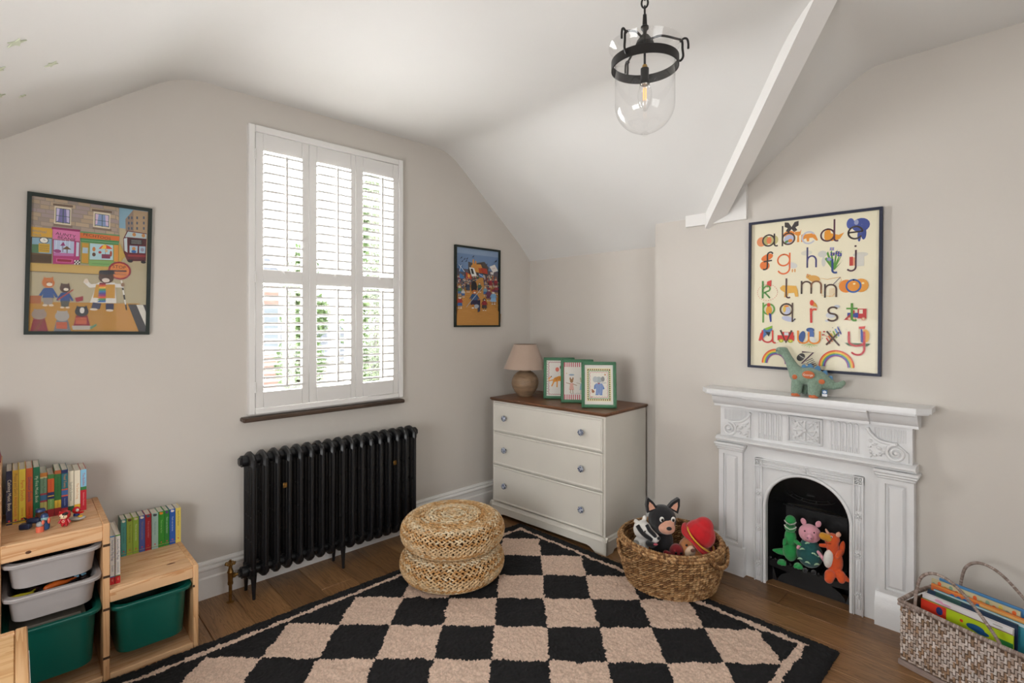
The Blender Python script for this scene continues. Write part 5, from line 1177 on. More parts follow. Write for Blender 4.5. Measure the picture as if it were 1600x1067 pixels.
def a3(A): A.rect(0, 0, 1, .03, '#2c3f55'); A.rect(.1, .0, .4, .03, '#35594e')
def a4(A):
    A.rect(0, 0, 1, .035, '#b8cdd2'); A.rect(0, .035, 1, .07, '#4f9aa8')
def a5(A):
    for k in range(9): A.ell(.25+.07*k, .06, .009, .007, '#3b6fae', 20*k)
    A.rect(.0, 0, 1, .02, '#d9873f'); A.rect(.55, .02, 1, .2, '#dca15e')
def a6(A):
    for k in range(14): A.ell(.03+.07*k, .04 if k % 2 else .07, .007, .009, ['#7ea087', '#d9642f', '#c9b54e'][k % 3])
def a7(A): A.ell(.4, .06, .04, .012, '#9cc0d6')
def a8(A): A.ell(.3, .06, .02, .01, '#7a2f7a'); A.ell(.7, .05, .016, .008, '#b8415a')
for q in (('picture book with red and lime green cover, frontmost in the rattan basket', .05, .355, .045, .288, .005, '#a8bc1c', a1), ('white picture book with thin purple line, second in the rattan basket', .045, .345, .066, .305, .012, '#d4cfd2', a2),
 ('thin dark navy picture book behind the white one', .05, .35, .092, .306, .004, '#243050', a3), ('picture book with dark green landscape cover behind the navy one', .045, .345, .106, .311, .005, '#2f4a48', a3), ('turquoise edged picture book in the middle of the rattan basket', .06, .37, .122, .313, .006, '#3f97a8', a4), ('orange picture book with small blue figures on the cover', .04, .35, .145, .325, .006, '#cf6a3a', a5),
 ('picture book with green and orange patterned cover edge', .03, .33, .168, .338, .005, '#bfb591', a6), ('pale blue picture book towards the back of the rattan basket', .05, .36, .188, .342, .006, '#4f86b8', a7), ('dark indigo picture book with pink shapes, rearmost in the rattan basket', .12, .39, .208, .335, .006, '#1f1c48', a8)): picbook(*q)

# ------------------------------------------------------------------ star stickers on the sloping ceiling
sm = M('glow_star_plastic', '#c3c9b0', .5, var=.04)
for k, (x, y, s_, lab) in enumerate(((.005, 2.114, 1.1, 'large pale green star sticker nearest the top left corner of the slope'), (.094, 2.393, .9, 'pale green star sticker halfway up the slope, right of the others'), (-.035, 2.295, .85, 'pale green star sticker cut by the left edge, upper one'), (-.037, 2.557, .75, 'pale green star sticker cut by the left edge, lower one'), (.023, 2.642, .5, 'smallest broken star sticker low on the slope above the wall'))):
    z = ceil_h(x, y); t = thing('star_sticker', lab, 'sticker', (x, y, z-.0012), rot=(PI, math.atan(.746)*-1, 0)); t.rotation_euler = (0, -math.atan(.746), 0)
    pts_ = [((.026 if j % 2 == 0 else .0115)*s_*math.cos(j*PI/5+.4*k), (.026 if j % 2 == 0 else .0115)*s_*math.sin(j*PI/5+.4*k)) for j in range(10)]
    MB().prism(pts_, 'z', -.002, .0006).build('star', sm, t, smooth=0)

# ------------------------------------------------------------------ framed pictures on the walls
def framed(name, label, loc, rz, w, h, fwid, mat, art_fn, roll=0):
    t = thing(name, label, 'picture', loc); t.rotation_euler = Euler((0, 0, 0)); t.matrix_world = Matrix.Translation(loc) @ Matrix.Rotation(rz, 4, 'Z') @ Matrix.Rotation(roll, 4, 'Y')
    m = MB(); T = None; y0, y1 = -.022, -.002
    for (a, b, c, d) in ((-w/2, 0, w/2, 0), (w/2, 0, w/2, h), (w/2, h, -w/2, h), (-w/2, h, -w/2, 0)):
        i0 = lambda x: x-math.copysign(fwid, x); j0 = lambda z: fwid if z == 0 else h-fwid
        v = []
        for y in (y0, y1): v += [(a, y, b), (c, y, d), (i0(c), y, j0(d)), (i0(a), y, j0(b))]
        m.add(v, [(0, 1, 2, 3), (4, 5, 6, 7), (0, 1, 5, 4), (2, 3, 7, 6)])
    m.build('frame', mat, t, smooth=0)
    MB().box(-w/2+.003, w/2-.003, -.0075, -.003, .003, h-.003).build('backing', card, t, smooth=0)
    A = Art(w-.008, h-.008, '#cfc6b0'); art_fn(A); A.build('print', t, (0, -.0080, .004), .5)
    MB().add([(-w/2+.005, -.0185, .005), (w/2-.005, -.0185, .005), (w/2-.005, -.0185, h-.005), (-w/2+.005, -.0185, h-.005)], [(0, 1, 2, 3)]).build('glazing', glassmat('picture_glazing', base=.006), t, recalc=False, smooth=0)
    return t
def tracer(TL, TR, BL, BR, k):
    def q(x, y):
        v = .5
        for _ in range(3):
            xl = TL[0]+(BL[0]-TL[0])*v; xr = TR[0]+(BR[0]-TR[0])*v; t = (x-xl)/(xr-xl); u = t/(k*(1-t)+t)
            yt = TL[1]+(TR[1]-TL[1])*t; yb = BL[1]+(BR[1]-BL[1])*t; v = (y-yt)/(yb-yt)
        return (u, v)
    return q
def art_street(A):
    q = tracer((137, 138), (835, 237), (125, 937), (819, 938), 1.14)
    P = lambda pts, c: A.poly([q(*p) for p in pts], c)
    def E(x, y, rx, ry, c, **k): u, v = q(x, y); A.ell(u, v, rx/1500, ry/1260, c, **k)
    L = lambda pts, w, c: A.stroke([q(*p) for p in pts], w, c)
    A.rect(0, 0, 1, 1, '#ab9f80'); r = random.Random(2)
    P([(137, 138), (660, 215), (655, 385), (130, 335)], '#8f8174')
    for j in range(9):
        x = 150-(j % 2)*28
        while x < 655:
            w = r.uniform(48, 85); y0 = 150+j*24+(x-150)*.145
            if x+w > 140: P([(max(x, 140)+2, y0), (min(x+w, 655)-3, y0+w*.14), (min(x+w, 655)-3, y0+20+w*.13), (max(x, 140)+2, y0+20)], r.choice(['#a39182', '#94867c', '#b09a80', '#9a8a86', '#a8937a']))
            x += w
    P([(655, 215), (822, 240), (815, 372), (655, 360)], '#7d9fb0'); P([(655, 340), (815, 360), (812, 540), (655, 420)], '#b0a283')
    P([(690, 290), (735, 238), (822, 250), (814, 372), (692, 360)], '#a58c6e'); P([(690, 290), (735, 238), (737, 362), (692, 360)], '#8a7666')
    for x in (705, 722, 752, 790):
        for y in (275, 305, 335): P([(x, y), (x+9, y+1), (x+9, y+16), (x, y+15)], '#4c5666')
    P([(678, 400), (700, 355), (812, 372), (806, 528), (702, 528), (682, 485)], '#5e1e26'); P([(688, 392), (704, 360), (810, 376), (809, 402), (704, 392)], '#a8b8bb')
    P([(704, 396), (808, 404), (806, 440), (706, 436)], '#4a1a20'); P([(718, 402), (786, 408), (784, 436), (718, 432)], '#1c1a20'); P([(714, 440), (760, 443), (758, 482), (714, 480)], '#9cb4c4'); P([(768, 444), (804, 446), (802, 484), (768, 482)], '#9cb4c4')
    P([(682, 400), (700, 396), (702, 480), (686, 470)], '#b8c4c8'); P([(704, 490), (804, 494), (804, 506), (704, 502)], '#8a2c30'); L([(708, 520), (800, 524)], .003, '#2a1216')
    for x, y in ((740, 378), (792, 384), (738, 458), (786, 464)): E(x, y, 11, 12, '#b8814a' if x != 786 else '#8c8494')
    E(738, 474, 15, 9, '#2f5f9c'); E(718, 528, 16, 9, '#241c1e'); E(792, 534, 16, 9, '#241c1e')
    for k in range(3): L([(724, 410+k*8), (780, 414+k*8)], .0012, '#c9c4ba')
    for (a, b, c, d, g) in ((290, 213, 383, 326, '#6d6a98'), (512, 246, 605, 346, '#7f92b8')):
        sl = .14; y2 = lambda x, y: y+(x-a)*sl
        P([(a-12, b-14), (c+8, b-14+(c-a)*sl), (c+8, b-2+(c-a)*sl), (a-12, b-2)], '#6a5646'); P([(a-8, d-13), (c+6, d), (c+6, d+14), (a-8, d)], '#7c6a5c')
        P([(a-3, b), (c, y2(c, b)), (c-3, d), (a-6, d-12)], '#cfc3aa'); P([(a+6, b+11), (c-8, y2(c-8, b+11)), (c-10, d-12), (a+5, d-22)], g)
        P([(a+8, b+12), (a+26, b+15), (a+18, d-30), (a+7, d-24)], '#b8aed0' if a < 400 else '#c8b0c8'); P([(c-12, b+24), (c-30, b+21), (c-26, d-20), (c-12, d-16)], '#b8aed0' if a < 400 else '#c8b0c8')
        for x in (a+6, (a+c)/2, c-9): L([(x, y2(x, b+11)), (x-1, d-18+(x-a)*.1)], .0022, '#2f4a34')
        for z in (b+12, (b+d)/2-2, d-22): L([(a+6, z), (c-9, z+(c-a)*.12)], .0022, '#2f4a34')
    P([(140, 330), (276, 342), (274, 392), (140, 384)], '#c99a34'); A.text('animal', *q(202, 357), .019, '#6f7d80', -4); A.text('bank', *q(190, 376), .015, '#6f7d80', -4)
    P([(140, 388), (274, 396), (272, 540), (140, 535)], '#5e4628'); P([(160, 392), (272, 400), (272, 486), (158, 478)], '#7fa0b4'); P([(160, 430), (200, 432), (200, 480), (158, 478)], '#4f7350'); P([(198, 425), (262, 430), (260, 480), (198, 476)], '#b8942e')
    for y in (440, 452, 464): L([(204, y), (256, y+3)], .0015, '#6a4c1e')
    E(228, 409, 24, 18, '#2a2a2c'); E(228, 409, 20, 15, '#dedcd2'); L([(228, 409), (228, 398)], .0012, '#222222'); L([(228, 409), (238, 410)], .0012, '#222222'); P([(160, 490), (272, 496), (270, 532), (158, 528)], '#4a361f')
    P([(272, 333), (434, 350), (433, 364), (272, 347)], '#8c2a5c'); P([(276, 345), (432, 362), (432, 414), (278, 400)], '#cb6f9c'); A.text('AUNTY', *q(352, 380), .0185, '#2a2024', -6, 1.15); A.text('BEANIE', *q(358, 400), .0175, '#2a2024', -5, 1.15)
    P([(278, 402), (432, 416), (430, 545), (280, 545)], '#a22e68'); P([(284, 406), (400, 416), (398, 500), (284, 494)], '#a8b4cc')
    for x in (300, 325, 350, 375): L([(x, 410), (x-4, 470)], .002, '#c9cfe0')
    P([(338, 418), (350, 440), (320, 440)], '#8a2f6a'); L([(335, 440), (335, 475)], .002, '#5a2a4a'); P([(358, 442), (384, 462), (332, 460)], '#6a4a2c'); L([(360, 462), (360, 490)], .003, '#6a4a2c'); E(305, 470, 20, 10, '#8c3a70'); P([(284, 478), (398, 484), (398, 500), (284, 496)], '#b0689c')
    P([(298, 510), (392, 516), (390, 538), (298, 533)], '#c4568a'); P([(304, 514), (386, 520), (384, 534), (304, 529)], '#8c1836'); P([(412, 420), (428, 422), (426, 500), (410, 500)], '#b8bccc')
    for i in range(4):
        for j in range(3): P([(402+i*8, 522+j*8), (410+i*8, 522+j*8), (408+i*8, 530+j*8), (400+i*8, 530+j*8)], '#1a1a1c' if (i+j) % 2 else '#d8d4cc')
    P([(433, 358), (657, 380), (656, 395), (433, 372)], '#5f8a5a'); P([(433, 366), (656, 388), (655, 414), (433, 396)], '#c9672c'); A.text('PECHTOOS', *q(530, 390), .0185, '#3a3a28', -5, 1.1)
    P([(433, 396), (655, 414), (650, 436), (437, 418)], '#3f7d48'); L([(440, 408), (648, 427)], .001, '#bcd8b0')
    P([(438, 418), (655, 436), (628, 560), (438, 540)], '#7a8a4a'); P([(444, 424), (482, 428), (480, 540), (442, 536)], '#b98a2a'); P([(448, 450), (478, 452), (477, 484), (446, 482)], '#9fb4c0'); P([(625, 436), (652, 438), (650, 532), (625, 530)], '#c98a3a')
    P([(490, 426), (620, 438), (620, 522), (488, 518)], '#a6c4cc'); P([(538, 458), (556, 440), (576, 434), (600, 444), (618, 460)], '#c9452c'); P([(552, 458), (566, 436), (580, 436), (582, 458)], '#e0b83c'); L([(577, 458), (577, 505)], .0015, '#4a3020')
    E(512, 460, 9, 14, '#b5733a'); E(512, 490, 10, 12, '#5a3a2a'); P([(556, 488), (606, 490), (604, 514), (556, 512)], '#7c2f4c'); E(546, 478, 9, 8, '#a8383a'); E(582, 470, 8, 9, '#c9a27a'); E(608, 486, 7, 18, '#9c4a30')
    P([(485, 522), (622, 528), (621, 560), (485, 555)], '#75a05c'); L([(500, 540), (600, 546)], .0012, '#2f5030')
    P([(135, 535), (640, 562), (600, 606), (135, 583)], '#b99850'); L([(135, 583), (596, 606)], .003, '#5a4a38'); P([(600, 606), (645, 555), (690, 500), (655, 420), (652, 530)], '#b99a4a')
    P([(130, 765), (150, 756), (770, 768), (770, 940), (125, 937)], '#a87822'); P([(640, 766), (706, 770), (766, 940), (640, 940)], '#b5823a')
    P([(705, 772), (822, 776), (820, 940), (772, 940)], '#332f31'); P([(752, 774), (790, 776), (820, 850), (820, 930)], '#cdc8bc')
    def animal(x, y, s, fur, top, bot, hat=None):
        P([(x-20*s, y+26*s), (x+20*s, y+26*s), (x+30*s, y+78*s), (x-30*s, y+78*s)], top); P([(x-26*s, y+76*s), (x+26*s, y+76*s), (x+20*s, y+112*s), (x-22*s, y+112*s)], bot)
        L([(x-20*s, y+34*s), (x-44*s, y+70*s)], .009*s, top); L([(x+20*s, y+34*s), (x+44*s, y+72*s)], .009*s, top)
        E(x, y, 30*s, 27*s, fur)
        for d in (-1, 1): P([(x+d*28*s, y-6*s), (x+d*24*s, y-32*s), (x+d*8*s, y-22*s)], fur)
        for d in (-1, 1): E(x+d*16*s, y+115*s, 12*s, 6*s, '#c9b8a0')
        E(x+6*s, y+8*s, 14*s, 9*s, '#d8ccb8')
        for d in (-6, 16): E(x+d*s, y-3*s, 3*s, 3*s, '#1c1818')
    animal(255, 650, 1.1, '#b86a2c', '#1f4680', '#8a8078'); animal(350, 680, .95, '#4a3226', '#23407a', '#4a4a40'); P([(152, 722), (215, 722), (215, 768), (150, 766)], '#9c5a2c'); P([(405, 735), (452, 725), (452, 750), (415, 760)], '#8c2430')
    L([(395, 690), (310, 745)], .005, '#9c3420')
    # crossing keeper
    E(658, 582, 68, 56, '#8c2430'); E(658, 582, 57, 46, '#cf7a3c'); A.text('STOP', *q(655, 562), .0215, '#2c2226', -2, 1.05); P([(622, 578), (697, 580), (697, 590), (622, 588)], '#5a3c34'); A.text('KITTENS', *q(663, 603), .0125, '#2c2226', -1)
    for k in range(6): L([(668+k*4.8, 640+k*27), (672.8+k*4.8, 667+k*27)], .006, '#d8d4ca' if k % 2 == 0 else '#2a2628')
    P([(535, 648), (632, 650), (640, 766), (490, 762)], '#d0ccc4'); L([(530, 665), (492, 668), (468, 645)], .018, '#d0ccc4'); E(470, 640, 13, 14, '#cfc0ae'); L([(628, 665), (672, 668)], .018, '#d0ccc4'); E(676, 662, 12, 12, '#8a6a50')
    P([(525, 660), (632, 660), (632, 738), (508, 735)], '#b8872a')
    for k, c in enumerate(['#7a2430', '#c9502c', '#d9a83c', '#4f8a4a', '#2f6f9c', '#4a3a80', '#8a2f6a', '#c9502c', '#4f8a4a', '#2f5f9c']): P([(545, 650+k*11), (582, 650+k*11), (578, 661+k*11), (542-k*1.5, 661+k*11)], c)
    P([(508, 760), (555, 768), (545, 800), (498, 792)], '#2c2c48'); P([(580, 768), (625, 768), (625, 802), (580, 802)], '#2c2c48'); E(512, 800, 22, 7, '#c9bca8'); E(602, 806, 22, 7, '#c9bca8')
    E(582, 622, 44, 34, '#4a3022')
    for d in (-1, 1): P([(582+d*42, 618), (582+d*38, 590), (582+d*14, 600)], '#4a3022')
    E(580, 636, 22, 13, '#cfc0b4'); P([(538, 596), (545, 580), (620, 578), (634, 600), (586, 606)], '#1e1a1e')
    for d in (565, 594): E(d, 620, 4, 4, '#141214')
    for x, y, f, c, bag in ((205, 828, '#8c7a6c', '#7c1a24', 0), (335, 838, '#9a948c', '#6a6a6e', 1), (445, 812, '#1e1c1e', '#7c1a24', 1)):
        P([(x-32, y+22), (x+32, y+22), (x+52, y+95), (x-50, y+95)], c); E(x, y, 38, 30, f)
        for d in (-1, 1): P([(x+d*34, y-8), (x+d*28, y-34), (x+d*10, y-24)], f)
        if bag: P([(x-34, y+34), (x+28, y+34), (x+28, y+72), (x-34, y+70)], '#b0502a'); L([(x-30, y+46), (x+24, y+46)], .002, '#7a3018')
        else: L([(x+20, y+30), (x-20, y+92)], .006, '#7a4424')
    E(447, 806, 13, 18, '#c8c4bc'); P([(390, 892), (500, 892), (490, 915), (395, 915)], '#a8a094'); P([(490, 900), (528, 880), (530, 892), (496, 914)], '#5a7c5a')
def art_parade(A):
    q = tracer((85, 87), (590, 143), (80, 1010), (582, 997), 1.08); r = random.Random(9)
    P = lambda pts, c: A.poly([q(*p) for p in pts], c)
    def E(x, y, rx, ry, c, **k): u, v = q(x, y); A.ell(u, v, rx/1050, ry/1360, c, **k)
    L = lambda pts, w, c: A.stroke([q(*p) for p in pts], w, c)
    A.rect(0, 0, 1, .30, '#6a84a8'); A.rect(0, .0, 1, .09, '#8298b4'); A.rect(0, .30, 1, 1, '#b07c38'); A.rect(0, .28, 1, .47, '#5a5560')
    for k in range(26): L([(85, 770+k*9), (250, 765+k*9+r.uniform(-4, 4)), (420, 772+k*9), (590, 765+k*9)], .0012, r.choice(['#8c5f2a', '#c9964a']))
    A.rect(0, .8, 1, 1, '#b5752e')
    for k in range(18): L([(85, 850+k*9), (250, 842+k*9), (420, 852+k*9), (590, 845+k*9)], .0012, r.choice(['#8c5528', '#cf9a4a', '#a86c30']))
    P([(235, 270), (300, 290), (420, 270), (470, 340), (450, 420), (240, 420)], '#4c4642'); P([(268, 320), (285, 300), (285, 245), (300, 243), (302, 290), (312, 290), (314, 262), (328, 262), (330, 300), (380, 300), (395, 340), (395, 400), (270, 380)], '#c98a3c'); P([(350, 340), (420, 345), (455, 400), (360, 400)], '#b5502a')
    for k in range(170):
        x, y = r.uniform(95, 575), r.uniform(430, 590)
        if 380 < x < 405: continue
        c = r.choice(['#6a6a78', '#8c2f38', '#34506e', '#9a8068', '#4a4a58', '#7a3a5a', '#4a6a48', '#c0b0a0', '#2f3f5c', '#a35a3a']); E(x, y+9, 8, 12, c); E(x, y-5, 7, 7, r.choice(['#b58a68', '#cdb9a4', '#7a5a48', '#a89c92']))
    P([(395, 420), (410, 560), (400, 640), (600, 860), (590, 1000), (80, 1000), (100, 860), (190, 600)], '#b8823c')
    for k in range(60): x, y = r.uniform(110, 570), r.uniform(640, 960); L([(x, y), (x+r.uniform(20, 60), y+2)], .0011, r.choice(['#8f6029', '#cf9d55']))
    P([(120, 300), (150, 305), (190, 390), (125, 385)], '#3a6ea3'); L([(122, 305), (185, 385)], .004, '#dcdcdc'); L([(150, 310), (128, 382)], .004, '#dcdcdc'); P([(130, 400), (185, 440), (180, 470), (130, 460)], '#3a6ea3'); P([(200, 390), (265, 420), (270, 475), (205, 455)], '#a8402a'); P([(225, 405), (250, 430), (240, 460), (220, 440)], '#d9a03c')
    P([(240, 335), (295, 345), (325, 430), (268, 440)], '#dcdcd6'); P([(255, 350), (280, 352), (296, 412), (270, 410)], '#2a2a2e'); P([(345, 405), (390, 410), (412, 450), (362, 450)], '#3a6ea3'); L([(348, 408), (408, 448)], .003, '#dcdcdc'); P([(470, 325), (530, 300), (568, 370), (510, 390)], '#dcd8d2'); A.text('WOW', *q(518, 345), .012, '#a8403a', 20); P([(370, 340), (440, 350), (450, 410), (390, 400)], '#a83a24'); P([(480, 385), (520, 390), (512, 415), (482, 410)], '#d0ccc8')
    for x, y in ((150, 225), (185, 240), (215, 235), (160, 265), (205, 262), (435, 300), (285, 210)): P([(x-12, y+14), (x+12, y-14), (x+6, y+8)], '#1e222c')
    P([(525, 275), (555, 240), (550, 270)], '#1e222c')
    def fig_(x, y, s, fur, coat, skirt, hat=None):
        P([(x-18*s, y+14*s), (x+18*s, y+14*s), (x+26*s, y+62*s), (x-26*s, y+62*s)], coat); P([(x-24*s, y+60*s), (x+24*s, y+60*s), (x+30*s, y+96*s), (x-30*s, y+96*s)], skirt); E(x, y, 17*s, 16*s, fur); E(x+2*s, y+4*s, 8*s, 6*s, '#d8ccbc')
        L([(x-16*s, y+20*s), (x-34*s, y+50*s)], .006*s, coat); L([(x+16*s, y+20*s), (x+34*s, y+50*s)], .006*s, coat)
        for d in (-12, 12): L([(x+d*s, y+94*s), (x+d*s, y+116*s)], .005*s, fur); E(x+d*s, y+120*s, 9*s, 5*s, '#dcd4c8')
        if hat: E(x, y-14*s, 19*s, 10*s, hat)
    fig_(130, 560, .8, '#c9c0b0', '#4a7a48', '#3f6a9c'); fig_(170, 590, .7, '#8a8078', '#c0bcb4', '#34609a'); fig_(132, 680, 1.0, '#cdbca8', '#a83a30', '#34609a', '#8a7a5a'); fig_(225, 520, .8, '#7a6a60', '#2f3a50', '#3a3f52'); fig_(355, 520, .8, '#8a7060', '#3a5a48', '#34384a')
    fig_(420, 560, .8, '#b59a80', '#6a8a9a', '#2f5a8a'); fig_(460, 590, 1.0, '#8a7a74', '#6a2f4a', '#5a2a44', '#7a2440'); fig_(512, 615, 1.1, '#c9b8a4', '#6f9cc0', '#7fa6c8', '#7a2440'); fig_(545, 540, .8, '#a08a74', '#8c2f38', '#5a3a4a'); fig_(480, 470, .7, '#c09a78', '#8c2430', '#8c2430'); fig_(540, 470, .7, '#b08a68', '#8c2430', '#6a2430')
    E(292, 560, 32, 70, '#232024'); fig_(296, 615, 1.5, '#b5652c', '#28507c', '#2a2744'); P([(330, 710), (362, 700), (360, 830), (332, 845)], '#2a2a44'); L([(385, 560), (205, 785)], .005, '#b8b4ae'); E(320, 775, 26, 20, '#9aa0a8'); fig_(408, 700, 1.0, '#4a3024', '#8a1f2a', '#3a3436')
def art_alpha(A):
    A.rect(0, 0, 1, 1, '#e2dabf'); W_, H_ = A.w, A.h
    def at(cx, cy):                              # metres from a letter centre
        c = A.P(cx, cy); return lambda x, y: (c[0]+x, c[1]+y)
    R = .0315; sw = .0085; DK, BR_ = '#352a26', '#4a3226'
    def S(f, pts, col, w=sw): A.stroke([f(x, y) for x, y in pts], w, col, uv=False)
    def ring(f, col, r=R, w=sw): S(f, arc(0, 0, r, 90, 450, 28), col, w)
    EL = lambda u, v, rx, ry, c, rot=0: A.ell(u, v, rx, ry, c, rot)
    PO = lambda u, v, pts, c: A.raw([at(u, v)(x, y) for x, y in pts], c)
    hook = lambda r: [(r, r+.002), (r, -r*.7)]+[(r+.012+x, -r*.72+y) for x, y in arc(0, 0, .012, 180, 290, 6)]
    # a
    EL(.10, .135, .026, .028, '#d98a5c'); EL(.14, .13, .020, .026, '#a9a060'); EL(.20, .13, .028, .028, '#b8ad74'); EL(.165, .13, .014, .02, '#d97a48'); f = at(.161, .13); ring(f, DK); S(f, hook(R), DK)
    # b
    EL(.33, .10, .03, .018, '#d9822c'); EL(.33, .135, .026, .026, '#a9b0c8'); EL(.34, .145, .012, .01, '#d9822c'); EL(.31, .15, .012, .006, '#4a7a3a', 30); f = at(.326, .131); ring(f, BR_); S(f, [(-R, .072), (-R, -.036)], DK)
    for d in (-1, 1): PO(.35, .055, [(0, 0), (d*.016, .026), (d*.036, .03), (d*.036, .004), (d*.020, -.004), (d*.03, -.02), (d*.014, -.03), (0, -.012)], '#3a3230')
    # c + cat
    O = '#d9882c'; PO(.46, .125, [(-.02, .01), (.04, .012), (.052, -.002), (.062, -.028), (.054, -.03), (.036, -.012), (.02, -.012), (.018, -.03), (.008, -.03), (.004, -.012), (-.008, -.016), (-.012, -.03), (-.022, -.03)], O); PO(.40, .10, [(-.016, .02), (-.012, .008), (.012, .008), (.018, .02), (.014, -.01), (.006, -.016), (.008, -.05), (-.004, -.05), (-.002, -.014), (-.014, -.008)], O)
    f = at(.485, .137); S(f, arc(0, 0, R, 40, 320, 20), '#b9b9c4')
    # d + duck
    PO(.63, .132, [(-.016, .02), (.0, .032), (.01, .026), (.014, .008), (.05, -.004), (.075, .006), (.055, -.026), (.02, -.034), (-.012, -.03), (-.018, -.01)], '#d98f1e'); f = at(.627, .132); ring(f, '#4a2430'); S(f, [(R, .078)]+hook(R)[1:], '#54283a')
    # e + elephant
    EL(.86, .09, .040, .036, '#36468c'); EL(.79, .075, .018, .028, '#43549a'); EL(.88, .14, .012, .034, '#2f3f84'); EL(.85, .155, .008, .03, '#36468c'); EL(.83, .07, .010, .014, '#8f96b8'); f = at(.824, .133); S(f, [(-R, .002), (R, .004)]+arc(0, 0, R, 8, 320, 22), DK)
    # f g h i j
    EL(.15, .245, .034, .018, '#d9702c', 20); EL(.13, .30, .028, .026, '#d9702c', -30); f = at(.156, .268); S(f, [(.026, .040)]+[(x, y) for x, y in arc(.014, .032, .016, 60, 180, 8)]+[(-.002, -.030)]+arc(-.018, -.034, .016, 0, -110, 7), DK); S(f, [(-.020, -.004), (.020, .000)], DK)
    EL(.36, .31, .026, .016, '#c9c8c4', -20); EL(.38, .345, .004, .010, '#d99a5c'); EL(.36, .345, .004, .010, '#d99a5c'); f = at(.289, .271); ring(f, '#d8662c'); S(f, [(R, .036), (R, -.045)]+arc(0, -.046, R, 0, -150, 12), '#d8662c')
    EL(.47, .235, .028, .014, '#d0cbb8'); EL(.59, .25, .022, .018, '#c6c4bc'); EL(.60, .30, .01, .026, '#c6c4bc'); f = at(.510, .288); S(f, [(-.0215, .072), (-.0215, -.034)], '#33305e'); S(f, [(-.0215, -.004)]+arc(0, 0, .0215, 160, 0, 10, .026)+[(.0215, -.034)], '#3d3a72')
    for a, b, l in ((-.030, .05, .02), (-.012, .055, .03), (.014, .055, .02), (.034, .05, .014), (-.038, .02, .0), (.04, .0, -.02), (.036, .03, 0)): PO(.672, .295, [(-.004, -.05), (a-.003, b-.01), (a+.004, b), (.006, -.05)], '#4f8a2c')
    for u, v, c in ((.66, .222, '#7f7fb4'), (.70, .25, '#2a2f84'), (.665, .255, '#2a2f84'), (.64, .285, '#7f86c0'), (.715, .262, '#3a3f9c')): EL(u, v, .012, .006, c, 30); EL(u, v, .012, .006, c, -40); EL(u, v, .003, .003, '#d9b43c')
    f = at(.664, .33); S(f, [(0, .034), (0, -.020)]+arc(.014, -.022, .014, 180, 290, 7), '#24407e', .010)
    EL(.86, .27, .034, .012, '#c9c6ba'); A.rect(.835, .27, .885, .34, '#cbc8be'); A.rect(.785, .28, .81, .335, '#b8382c'); A.rect(.81, .285, .83, .335, '#d99a70'); f = at(.829, .30); S(f, [(0, .048), (0, -.034)]+arc(-.020, -.036, .020, 0, -140, 9), '#42202c'); EL(.826, .216, .005, .005, '#42202c')
    # k l m n o
    for k in range(26): a = k*2*PI/26; EL(.155+.085*math.cos(a), .485+.055*math.sin(a), .0016, .003, '#c44a34', math.degrees(-a))
    PO(.165, .425, [(-.010, -.022), (.014, -.016), (.016, .020), (-.008, .012)], '#c43a30'); f = at(.125, .483); S(f, [(-.006, .062), (-.006, -.032)], '#3f7a34', .010); S(f, [(-.004, -.006), (.022, .006)]+arc(.018, .020, .016, -60, 120, 9)+[(-.002, .022)], '#4f8a3c'); S(f, [(.006, -.002), (.032, -.032)], '#3f7a34')
    PO(.33, .478, [(-.045, .018), (-.03, .032), (.0, .030), (.04, .026), (.048, .0), (.052, -.034), (.036, -.034), (.03, -.012), (.0, -.014), (-.006, -.036), (-.022, -.036), (-.02, -.008), (-.04, .006)], '#d9a544'); f = at(.313, .46); S(f, [(0, .052), (0, -.040)]+arc(.012, -.042, .012, 180, 300, 6), '#4a2f30')
    EL(.53, .405, .030, .018, '#cf9a48', -15); EL(.49, .39, .014, .012, '#cf9a48'); EL(.48, .378, .005, .006, '#c98a5c'); EL(.485, .389, .002, .002, '#222222'); f = at(.509, .46); S(f, [(-.048, .034), (-.048, -.032)], DK); S(f, [(-.048, .002)]+arc(-.024, .010, .024, 170, 0, 9, .022)+[(0, -.032)], BR_); S(f, [(0, .002)]+arc(.024, .010, .024, 170, 0, 9, .022)+[(.048, -.032)], '#7a4e30')
    S(at(.66, .43), [(-.05, .022), (-.02, .014), (.01, .02), (.04, .024), (.046, .008), (.03, -.012)], '#cf9a34', .002); S(at(.69, .425), [(.02, .018), (-.01, -.016)], '#2a3460', .003)
    for k in range(8): S(at(.665, .475+k*.007), [(-.014, 0), (.012, .004)], '#cfa05c', .0016)
    S(at(.62, .515), [(-.02, .03), (-.02, .0), (.03, -.006), (.04, .01)], '#cf9a34', .002); f = at(.654, .485); S(f, [(-.027, .034), (-.027, -.034)], DK); S(f, [(-.027, .0)]+arc(.0, .008, .026, 165, 0, 10, .024)+[(.026, -.032)], BR_)
    EL(.765, .46, .034, .034, '#d97f1e'); EL(.865, .458, .034, .035, '#d9922c'); EL(.815, .46, .028, .028, '#d98a20'); EL(.88, .445, .006, .005, '#efd9a0'); EL(.82, .447, .006, .005, '#efd9a0'); ring(at(.815, .46), '#24549c', .0315, .0085)
    # p q r s t
    f = at(.168, .60); ring(f, '#58943c', .030); S(f, [(-.030, .036), (-.030, -.074)], '#58943c'); EL(.17, .608, .016, .028, '#d9952c'); EL(.168, .57, .010, .011, '#c4361e'); PO(.175, .66, [(-.004, .03), (.010, .024), (.012, -.020), (.004, -.024)], '#27398a')
